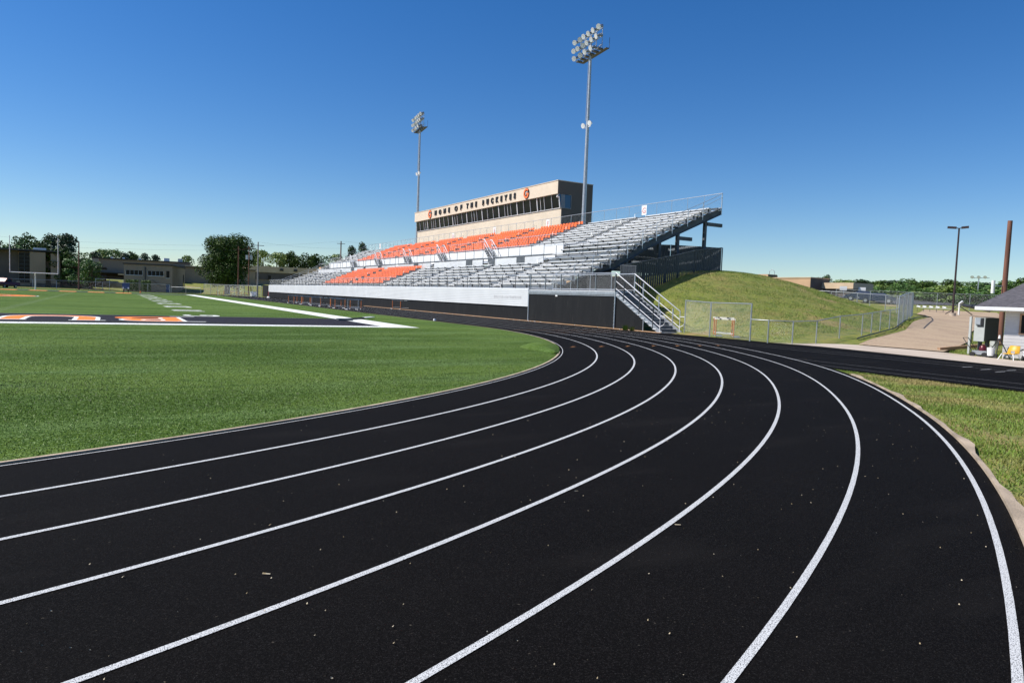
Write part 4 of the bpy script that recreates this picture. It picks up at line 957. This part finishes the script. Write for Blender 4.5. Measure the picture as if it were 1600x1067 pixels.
# gym
b = empty('gymnasium', zero, 'long pale brick gymnasium with flat roof behind the two storey block', 'building')
part(b, 'wall', 'brick', [(-16.3, 8.5, 196, 226, 4.6, 8.4), (-6, 8.5, 196, 226, 2, 4.6)])
part(b, 'wall', 'brick_dark_and_shade', [(-16.3, -6, 199, 226, 1, 4.6)])
part(b, 'canopy', 'roofline', [(-17.2, -5.8, 193.5, 199, 4.4, 4.62)])
part(b, 'lit_side_strip', 'tan2', [(-16.7, -15.0, 195.2, 196.2, 4.62, 8.3)])  # added tan strip, paints the sunlit left side of the hall
part(b, 'roof', 'roofline', [(-16.7, 8.8, 195.6, 226, 8.4, 8.68)])
for x in (-12.2, -9.2, -5): part(b, 'roof_vent', 'white', [(x, x+.6, 200, 200.6, 8.68, 9.2)])
part(b, 'rooftop_unit', 'white', [(1.5, 3, 198, 200.5, 8.68, 9.6)]); part(b, 'rooftop_unit', 'galv', [(5.2, 6.4, 196.5, 198, 8.68, 9.6)])
part(b, 'canopy_sign', 'tan2', [(-10.4, -8.9, 193.3, 193.45, 4.0, 4.35)])  # plain tan board on the canopy edge
# C: two storey block, turned 13 degrees
b = empty('classroom_block', zero, 'two storey brown brick block with high strip windows and two hedges in front', 'building')
part(b, 'wall', 'brick', [(-10, 0, 0, 24, -1, 6.1)])
part(b, 'roof', 'roofline', [(-10.2, .2, -.25, 24.2, 6.1, 6.38)])
for x0, x1 in ((-9.6, -6.2), (-5.1, -1.8)):
    wn = part(b, 'window', 'glass', [(x0, x1, -.06, -.01, 3.7, 4.75)])
    f = MB(); f.box(x0-.05, x1+.05, -.12, -.01, 3.6, 3.7)
    for k in range(5): xx = x0+(x1-x0)*k/4; f.box(xx-.02, xx+.02, -.09, -.01, 3.7, 4.75)
    f.build('frame', M['frame'], wn, zero)
wn = part(b, 'window', 'glass', [(-1.25, -.6, -.06, -.01, 3.3, 4.9)]); part(wn, 'frame', 'frame', [(-1.35, -.5, -.1, -.01, 3.2, 3.3)])
dr = part(b, 'door', 'bluepad', [(-1.3, -.45, -.08, -.01, -.3, 1.85)]); part(dr, 'frame', 'roofline', [(-1.4, -.35, -.06, -.01, 1.85, 1.98)])
part(b, 'downpipe', 'roofline', [(-5.7, -5.5, -.16, -.01, .2, 5.6)])
q = MB(); q.beam((-4.1, -.1, 2.7), (-2.2, -.1, 1.2), .06, .06); q.build('stair_rail', M['roofline'], b, zero)
part(b, 'side_door', 'glass', [(.01, .06, 20, 22, 1.2, 4.5)])
place(b, (.3, 146.8, 0), R(-11))
b = empty('east_wing', zero, 'plain brown wing with dark flat roof behind the big round tree', 'building')
part(b, 'wall', 'brick', [(4.6, 26, 190, 210, 0, 7.0)]); part(b, 'wall', 'brick_dark_and_shade', [(3.8, 4.6, 186, 210, 0, 7.0)]); part(b, 'roof', 'roofline', [(3.6, 26.2, 189.6, 210, 7.0, 7.25)])
part(b, 'roof_edge', 'tan2', [(6.5, 12, 189.4, 189.6, 7.25, 7.5)])
b = empty('distant_classrooms', zero, 'long distant building with tan roof band seen left of the grandstand', 'building')
part(b, 'wall', 'brick', [(30, 60, 232, 250, 1, 5)]); part(b, 'wall', 'brick_dark_and_shade', [(30, 60, 231.6, 250, 5, 7.6)])
part(b, 'roof_band', 'tan2', [(29.6, 60.3, 231.2, 250, 7.6, 9.8)])
for x in (41.5, 46.5): part(b, 'roof_unit', 'roofline', [(x, x+1.3, 231.0, 231.3, 8.3, 9.2)])
part(b, 'window', 'glass', [(37.5, 38.5, 231.5, 231.59, 5.2, 6.5)])
part(b, 'roof_house', 'tan', [(57, 62, 225, 236, 8, 10.6)])
# right side
b = empty('tan_school', zero, 'long tan building with two horizontal window strips behind the mound', 'building')
part(b, 'wall', 'tan', [(92, 97, 44.9, 130, 1, 7.0)])
part(b, 'shaded_end_wall', 'brick_dark_and_shade', [(92.05, 97, 44.85, 44.9, 1, 6.95)])  # dark colour paints the shade on the sunless end
part(b, 'roof', 'tan2', [(91.9, 97.1, 44.8, 130.1, 7.0, 7.14)])
for y in (50, 58, 66, 74): part(b, 'strip_window', 'brick', [(91.93, 91.99, y, y+5.5, 6.3, 6.47), (91.93, 91.99, y, y+5.5, 5.65, 5.83), (91.93, 91.99, y+1, y+4, 4.0, 4.15)])
b = empty('upper_tan_block', zero, 'higher tan block with a roof hoop behind the long tan building', 'building')
part(b, 'wall', 'tan', [(112, 115, 70.7, 130, 1, 8.9)]); part(b, 'shaded_end_wall', 'brick_dark_and_shade', [(112.05, 115, 70.6, 70.7, 1, 8.7)])  # end darkened in colour, as it faces away from the sun
MB().tube([(113.5, 71.6, 8.6), (113.5, 71.6, 9.6), (113.8, 71.2, 10.0), (114.2, 70.8, 9.6), (114.2, 70.8, 8.6)], .06, 6).build('roof_hoop', M['galv'], b, zero)
b = empty('covered_entrance', zero, 'small building with shaded porch wall and tan roof band right of the long tan building', 'building')
part(b, 'wall', 'brick_dark_and_shade', [(95.6, 100, 39.4, 44.8, 1, 5.3)]); part(b, 'roof_band', 'tan2', [(95, 100.5, 38.9, 44.84, 5.3, 6.3)])  # wall colour darkened to paint the shade of a deep porch
part(b, 'door', 'roofline', [(95.55, 95.59, 42, 44, 2.5, 4.8)])

# ------------------------------------------------------------------ far fences, vehicles
chain_fence('long chain-link fence across the far end in front of the school', [tuple(polar(-9, 168)[:2]), tuple(polar(-6, 173)[:2]), tuple(polar(-2, 177)[:2]), tuple(polar(3.7, 176)[:2])], 1.8, .22, 4.5, .05, .0026)
chain_fence('chain-link fence running up the bank left of the big tree', [tuple(polar(3.8, 176)[:2]), tuple(polar(5.8, 172)[:2])], 1.3, .22, 3.5, .05, .0026)
chain_fence('silver chain-link fence closing the far end of the grandstand', [(6.5, 141), (9.9, 133), (12.6, 124), (15.3, 119.5)], 2.2, .13, 2.6, .05, .0045)
chain_fence('dark fence in front of the covered porch of the school', [tuple(polar(-1.0, 178)[:2]), tuple(polar(.7, 178)[:2])], 2.5, .3, 3.2, .05, .0022)
def car(paint_, label, kind='sedan'):
    t = empty('parked_car', zero, label, 'car', 'cars parked around the school')
    if kind == 'sedan': prof = [(-2.2, .35), (-2.25, .75), (-1.9, .92), (-1.35, .98), (-.75, 1.38), (.5, 1.4), (1.15, 1.0), (2.05, .85), (2.25, .6), (2.2, .35)]
    else: prof = [(-2.7, .5), (-2.7, 1.1), (-.75, 1.12), (-.7, 1.75), (.55, 1.78), (1.15, 1.2), (2.4, 1.1), (2.6, .8), (2.6, .5)]
    mb = MB(); n = len(prof); W = .88
    vs = [(x, s*(W if z < 1.02 else W-.17), z) for s in (-1, 1) for x, z in prof]
    mb.add(vs, [tuple(range(n)), tuple(range(2*n-1, n-1, -1))]+[(i, n+i, n+(i+1) % n, (i+1) % n) for i in range(n)])
    mb.build('body', M[paint_], t, zero)
    top = 1.3 if kind == 'sedan' else 1.68; lo = 1.02 if kind == 'sedan' else 1.15; x0, x1 = (-1.15, .85) if kind == 'sedan' else (-.6, .8)
    for s in (-1, 1): q = MB(); q.add([(x0, s*(W+.005-.02), lo), (x1, s*(W+.005-.02), lo), (x1-.42, s*(W-.16), top), (x0+.35, s*(W-.16), top)], [(0, 1, 2, 3)]); q.build('side_window', M['glass'], t, zero)
    q = MB(); fx = (1.17, .6) if kind == 'sedan' else (1.18, .68); q.add([(fx[0], -.66, lo), (fx[0], .66, lo), (fx[1], .6, top+.03), (fx[1], -.6, top+.03)], [(0, 1, 2, 3)]); q.build('windscreen', M['glass'], t, zero)
    for x in (-1.4, 1.4):
        for s in (-1, 1):
            wl = MB().tube([(x, s*.72, .33), (x, s*.9, .33)], .33, 16).build('wheel', M['tyre'], t, zero); MB().tube([(x, s*.9, .33), (x, s*.915, .33)], .2, 12).build('rim', M['galv'], wl, zero)
    for s in (-1, 1): q = MB(); q.box(2.2 if kind == 'sedan' else 2.57, 2.27 if kind == 'sedan' else 2.63, s*.6-.15, s*.6+.15, .62, .76); q.build('headlight', M['plastic_w'], t, zero)
    return t
ca = car('bluepaint', 'dark blue car behind the chain-link fence beyond the mound'); p = polar(56.6, 108); place(ca, (p.x, p.y, gz(p.x, p.y)+.1), R(120))
for src, az_, r_, a, lab in ((ca, 57.6, 106, 118, 'low dark car half hidden beside the dark blue car beyond the mound'), ):
    o = copy_tree(src); p = polar(az_, r_); place(o, (p.x, p.y, gz(p.x, p.y)), R(a), 1, lab)
tr = car('redpaint', 'dark red pickup truck parked at the left edge behind the end line', 'truck'); p = polar(-6.15, 166); place(tr, (p.x, p.y, -.05), R(-120), 1.05)
o = car('silverpaint', 'pale van partly visible behind the dark red pickup truck', 'truck'); p = polar(-6.6, 172); place(o, (p.x, p.y, 0), R(-110), 1.15)
for i, az_ in enumerate((60.35, 60.72, 61.12, 61.52, 61.92)):
    lab = ['white slanted bench nearest the curved chain-link fence', 'white slanted bench second from the curved fence', 'white slanted bench in the middle of the row by the dark fence', 'white slanted bench fourth from the curved fence', 'white slanted bench nearest the lamp post'][i]
    if i == 0:
        bn = empty('white_bench', zero, lab, 'bench', 'white benches along the far fence')
        q = MB(); q.beam((-.8, 0, .95), (.8, 0, .75), .3, .06); q.build('seat', M['plastic_w'], bn, zero); q = MB(); q.beam((-.75, .2, 1.2), (-.1, .2, 1.05), .06, .3); q.build('backrest', M['plastic_w'], bn, zero)
        for x in (-.6, .6): q = MB(); q.beam((x, 0, 0), (x, 0, .85), .06, .06); q.build('leg', M['steel'], bn, zero)
        o = bn
    else: o = copy_tree(bn)
    p = polar(az_, 92); place(o, (p.x, p.y, gz(p.x, p.y)), R(-62), .55, lab)
b = empty('braced_post', zero, 'short white post with black diagonal braces right of the lamp post', 'post'); p = polar(62.65, 88); z0 = gz(p.x, p.y)
MB().tube([(p.x, p.y, z0), (p.x, p.y, z0+1.3)], .09, 8).build('post', M['plastic_w'], b); MB().tube([(p.x, p.y, z0+1.2), (p.x+.1, p.y-.3, z0+1.5)], .14, 8).build('cap', M['galv'], b)
for s in (-1, 1): MB().tube([(p.x, p.y, z0+1.0), (p.x+s*.5, p.y-s*1.1, z0+.1)], .05, 6).build('brace', M['black'], b)
o = MB(); a, c_ = polar(62.9, 87), polar(64.4, 84); o.tube([(a.x, a.y, gz(a.x, a.y)+1.1), ((a.x+c_.x)/2, (a.y+c_.y)/2, gz(a.x, a.y)+.95), (c_.x, c_.y, gz(c_.x, c_.y)+.75)], [.16, .22, .16], 10); tag(o.build('tarp_roll', M['darkscreen']), 'dark rolled tarp lying beside the braced white post', 'tarp roll')
for az_, r_, lab in ((55.3, 128, 'small white board on a post right of the covered entrance'), (56.55, 130, 'wide white board in front of the far trees')):
    b = empty('white_board', zero, lab, 'sign'); p = polar(az_, r_); q = MB(); q.beam((p.x-.3, p.y+.45, 5.3), (p.x+.3, p.y-.45, 5.3), .06, .7 if az_ < 56 else .6); q.build('panel', M['plastic_w'], b)
    MB().tube([(p.x+.1, p.y, 2.5), (p.x+.1, p.y, 5.2)], .04, 6).build('post', M['galv'], b)

# ------------------------------------------------------------------ trees and shrubs
def leafcloud(name, clusters, n, size, m_, parent, flat=.6):
    """many leaf-sized quads spread through overlapping clumps"""
    cs = np.array([c[:3] for c in clusters]); rs = np.array([c[3] for c in clusters]); pr_ = rs**2/np.sum(rs**2)
    k = rng.choice(len(cs), n, p=pr_); d = rng.normal(size=(n, 3)); d /= np.linalg.norm(d, axis=1)[:, None]
    rad = rs[k]*(.55+.5*rng.random(n)**.6); pos = cs[k]+d*rad[:, None]*np.array([1, 1, .8])
    nrm = d+rng.normal(size=(n, 3))*flat; nrm /= np.linalg.norm(nrm, axis=1)[:, None]
    a = np.cross(nrm, rng.normal(size=(n, 3))); a /= np.linalg.norm(a, axis=1)[:, None]; b = np.cross(nrm, a)
    s = size*(.6+.8*rng.random(n))[:, None]; a *= s; b *= s*.62
    V = np.stack([pos-a, pos-b*.9, pos+a, pos+b], 1).reshape(-1, 3); F = np.arange(4*n).reshape(-1, 4)
    me = bpy.data.meshes.new(name); me.from_pydata(V.tolist(), [], F.tolist()); return link(name, me, parent, [M[m_]])
def tree(kind, label, h, wd, leaves, size, m_, trunk_h=.25, seed=0, name='tree', group=None, pine=False, ncl=26):
    rr = random.Random(seed); t = empty(name, zero, label, 'tree', group); cl = []
    for i in range(ncl):
        if pine:
            f = .25+.75*(i/ncl); w_ = wd*.5*(1.05-f)**.7; a = i*2.4+rr.random(); q = w_*rr.uniform(.35, .95); cl.append((q*math.cos(a), q*math.sin(a), h*f*.95+rr.uniform(-.3, .3), wd*rr.uniform(.11, .19)))
        else:
            a = rr.uniform(0, 6.28); v = rr.random()**.8; zc = h*(trunk_h+.06)+(h*(1-trunk_h)-wd*.12)*v; w_ = wd*.5*math.sqrt(max(.05, 1-((v-.42)/.68)**2))*.82; q = w_*math.sqrt(rr.random()); cl.append((q*math.cos(a), q*math.sin(a), zc, wd*rr.uniform(.12, .2)))
    leafcloud('crown', cl, leaves, size, m_, t)
    tr_ = MB(); tr_.tube([(0, 0, -.6), (0, 0, h*trunk_h), (wd*.02, 0, h*.55), (0, wd*.02, h*.85)], [wd*.045+.05, wd*.035+.04, wd*.02+.02, .03], 8)
    for c in cl[::3]: tr_.tube([(0, 0, h*trunk_h*(.8+.4*rr.random())), (c[0]*.5, c[1]*.5, c[2]*.62), c[:3]], [wd*.018+.03, wd*.01+.02, .02], 5)
    tr_.build('trunk', M['bark'], t, zero)
    return t
oak = tree('oak', 'big round dark green tree standing alone on the bank left of the grandstand', 13.4, 14, 34000, .19, 'leaf_oak', .12, 3, 'oak_tree', None, False, 90)
p = polar(7.65, 185); place(oak, (p.x, p.y, .6), 0, (1, 1, .98))
protos = []
for i in range(5): protos.append(tree('bush', 'x', 8, 6.5, 2600, .2, ['leaf_green', 'leaf_oak', 'leaf_green', 'leaf_lime', 'leaf_oak'][i], .08, 20+i, 'broadleaf_tree', 'trees beyond the school grounds', False, 24))
for i in range(2): protos.append(tree('pine', 'x', 11, 6, 2600, .2, 'leaf_pine', .2, 40+i, 'pine_tree', 'trees beyond the school grounds', True, 26))
used = set()
def put(k, az_, r_, h, wd, zb_, label):
    base = protos[k]
    o = base if k not in used else copy_tree(base); used.add(k)
    bh, bw = (8, 6.5) if k < 5 else (11, 6)
    p = polar(az_, r_); place(o, (p.x, p.y, zb_), rng.random()*6.28, (wd/bw, wd/bw, h/bh), label)
L_ = [ # (kind, azimuth, range, height, width, base, label)
 (4, -7.0, 215, 12.0, 8, 0, 'dark tree above the left end of the auditorium roof at the picture edge'),
 (0, -5.5, 225, 12.6, 8, 0, 'green tree crown above the auditorium roof, left of its white roof unit'),
 (1, -4.75, 232, 13.6, 8.5, 0, 'narrow dark pine crown above the white roof unit'),
 (1, -4.2, 222, 12.4, 7, 0, 'rounded dark tree above the right part of the auditorium roof'),
 (6, -3.55, 228, 14.8, 10, 0, 'tall dark pine right behind the goal post upright'),
 (5, -2.7, 205, 13.8, 10, 0, 'tallest dark pine beside the bare utility pole'),
 (1, -3.1, 196, 9.2, 7, 0, 'lower dark tree behind the link wing'),
 (0, -1.9, 192, 8.0, 7, .3, 'bushy tree filling the gap between auditorium and gymnasium'),
 (2, -1.35, 188, 6.6, 5.5, .3, 'low green tree at the left corner of the gymnasium'),
 (5, -1.1, 262, 12.0, 7, 0, 'small pine crown above the left end of the gymnasium roof'),
 (3, -.5, 270, 12.2, 8, 0, 'pale green crown above the gymnasium roof'),
 (3, .1, 272, 12.4, 8, 0, 'second pale green crown above the gymnasium roof'),
 (6, .75, 262, 12.2, 7, 0, 'dark pine crown over the middle of the gymnasium roof'),
 (4, 1.4, 268, 11.8, 7, 0, 'dark round crown over the middle of the gymnasium roof'),
 (6, 2.1, 262, 12.3, 6, 0, 'left one of two small pines above the gymnasium right end'),
 (5, 2.75, 262, 12.0, 6, 0, 'right one of two small pines above the gymnasium right end'),
 (3, 4.9, 265, 10.6, 6, 1, 'pale crown peeping out left of the big round tree'),
 (3, 10.1, 292, 14.6, 11, 1.5, 'bright lime green tree directly right of the big round tree'),
 (3, 11.2, 296, 14.3, 11, 1.5, 'second bright green tree above the distant tan roof'),
 (4, 12.1, 300, 15.6, 10, 1, 'dark tree above the first dark roof unit of the distant building'),
 (1, 12.9, 300, 15.2, 10, 1, 'dark tree above the second dark roof unit of the distant building'),
 (4, 13.8, 300, 15.0, 10, 1, 'dark tree left of the low benches of the grandstand'),
 (0, 14.7, 302, 14.9, 10, 1, 'green tree just above the low benches of the grandstand'),
 (3, 15.6, 304, 15.6, 9, 1, 'pale tree behind the foot of the distant dark pole'),
 (5, 16.9, 285, 19.5, 8, 1, 'pine showing above the sloping end rail of the grandstand'),
 (6, 17.7, 285, 21.2, 8, 1, 'taller pine showing above the sloping end rail of the grandstand'),
 (4, 54.0, 190, 7.6, 4.5, 2.3, 'dark treetop showing above the covered entrance roof'),
 (4, 53.4, 192, 7.0, 4, 2.3, 'small treetop showing left of the covered entrance roof')]
for q in L_: put(*q)
names = ['dark green', 'mid green', 'pale green', 'leafy', 'bushy']
near = ['right of the covered entrance', 'behind the parked dark blue car', 'behind the curve of the chain-link fence', 'behind the white slanted benches', 'behind the lamp post', 'left of the slim floodlight pole', 'behind the slim floodlight pole', 'right of the slim floodlight pole', 'behind the brown pole', 'above the shed roof']
for i in range(46):
    az_ = 55.1+i*.27+rng.uniform(-.1, .1); k = int(rng.choice([0, 1, 2, 4, 4, 5, 0])); r_ = 178+rng.uniform(-8, 14); h = 4.9+rng.uniform(-.7, 1.2)+(.6 if i > 32 else 0)
    put(k, az_, r_, h, 6.5+rng.uniform(0, 2), 3.0, '%s tree, back row of tree line, %s' % ({0: 'mid green', 1: 'dark round', 2: 'leafy green', 4: 'dark bushy', 5: 'narrow dark pine', 3: 'pale'}[k], near[min(9, int((az_-55)/1.25))]))
for i in range(15):
    az_ = 55.6+i*.75+rng.uniform(-.15, .15); k = [3, 0, 2][i % 3]; h = 3.4+rng.uniform(-.6, 1.0)
    put(k, az_, (140 if az_ < 59.5 else 118)+rng.uniform(-6, 8), h*(1 if az_ < 59.5 else .92), 5+rng.uniform(0, 2), 2.9 if az_ < 59.5 else 1.7, '%s low tree, front row of tree line, %s' % (['yellowish', 'mid green', 'fresh green'][i % 3], near[min(9, int((az_-55)/1.25))]))
for az_, sc_, lab in ((61.05, 1, 'round yellow green bush behind the middle white bench'), (61.75, 1.1, 'round yellow green bush left of the lamp post')):
    put(3, az_, 122, 3.0*sc_, 4.6, 2.5, lab)
def hedge(x, y, w_, h, lab):
    t = empty('hedge', (x, y, 0), lab, 'hedge', 'clipped hedges in front of the classroom block'); n = 1500
    P_ = rng.random((n, 3))*np.array([w_, 1.4, h])+np.array([x-w_/2, y-.7, .25]); d = rng.normal(size=(n, 3)); d /= np.linalg.norm(d, axis=1)[:, None]
    a = np.cross(d, rng.normal(size=(n, 3))); a /= np.linalg.norm(a, axis=1)[:, None]; b = np.cross(d, a); a *= .13; b *= .09
    V = np.stack([P_-a, P_-b, P_+a, P_+b], 1).reshape(-1, 3)-np.array([x, y, 0]); me = bpy.data.meshes.new('foliage'); me.from_pydata(V.tolist(), [], np.arange(4*n).reshape(-1, 4).tolist()); link('foliage', me, t, [M['hedge']])
    MB().tube([(x, y, -.1), (x, y, .5)], .1, 6).build('stem', M['bark'], t)
hedge(-7.9, 145.6, 2.5, 2.3, 'left clipped box hedge under the strip windows of the classroom block'); hedge(-5.2, 145.2, 2.0, 2.3, 'right clipped box hedge beside the downpipe of the classroom block')
# weeds at the foot of the black screen
for i, (x, y, s_, lab) in enumerate(((15.2, -.2, .33, 'yellowish weed tuft at the foot of the stair screen'), (15.15, -.9, .26, 'smaller weed tuft under the metal staircase'))):
    n = 160; a = rng.random(n)*6.28; rr_ = rng.random(n)*s_*.6; h_ = s_*(.5+.6*rng.random(n)); V = []
    for k in range(n):
        bx, by = x+rr_[k]*math.cos(a[k])*.5, y+rr_[k]*math.sin(a[k])*1.2; V += [(bx-.012, by, 0), (bx+.012, by, 0), (bx+rng.normal()*.08, by+rng.normal()*.08, h_[k])]
    me = bpy.data.meshes.new('weed'); me.from_pydata(V, [], np.arange(3*n).reshape(-1, 3).tolist()); tag(link('weed', me, None, [M['blade']]), lab, 'weed')
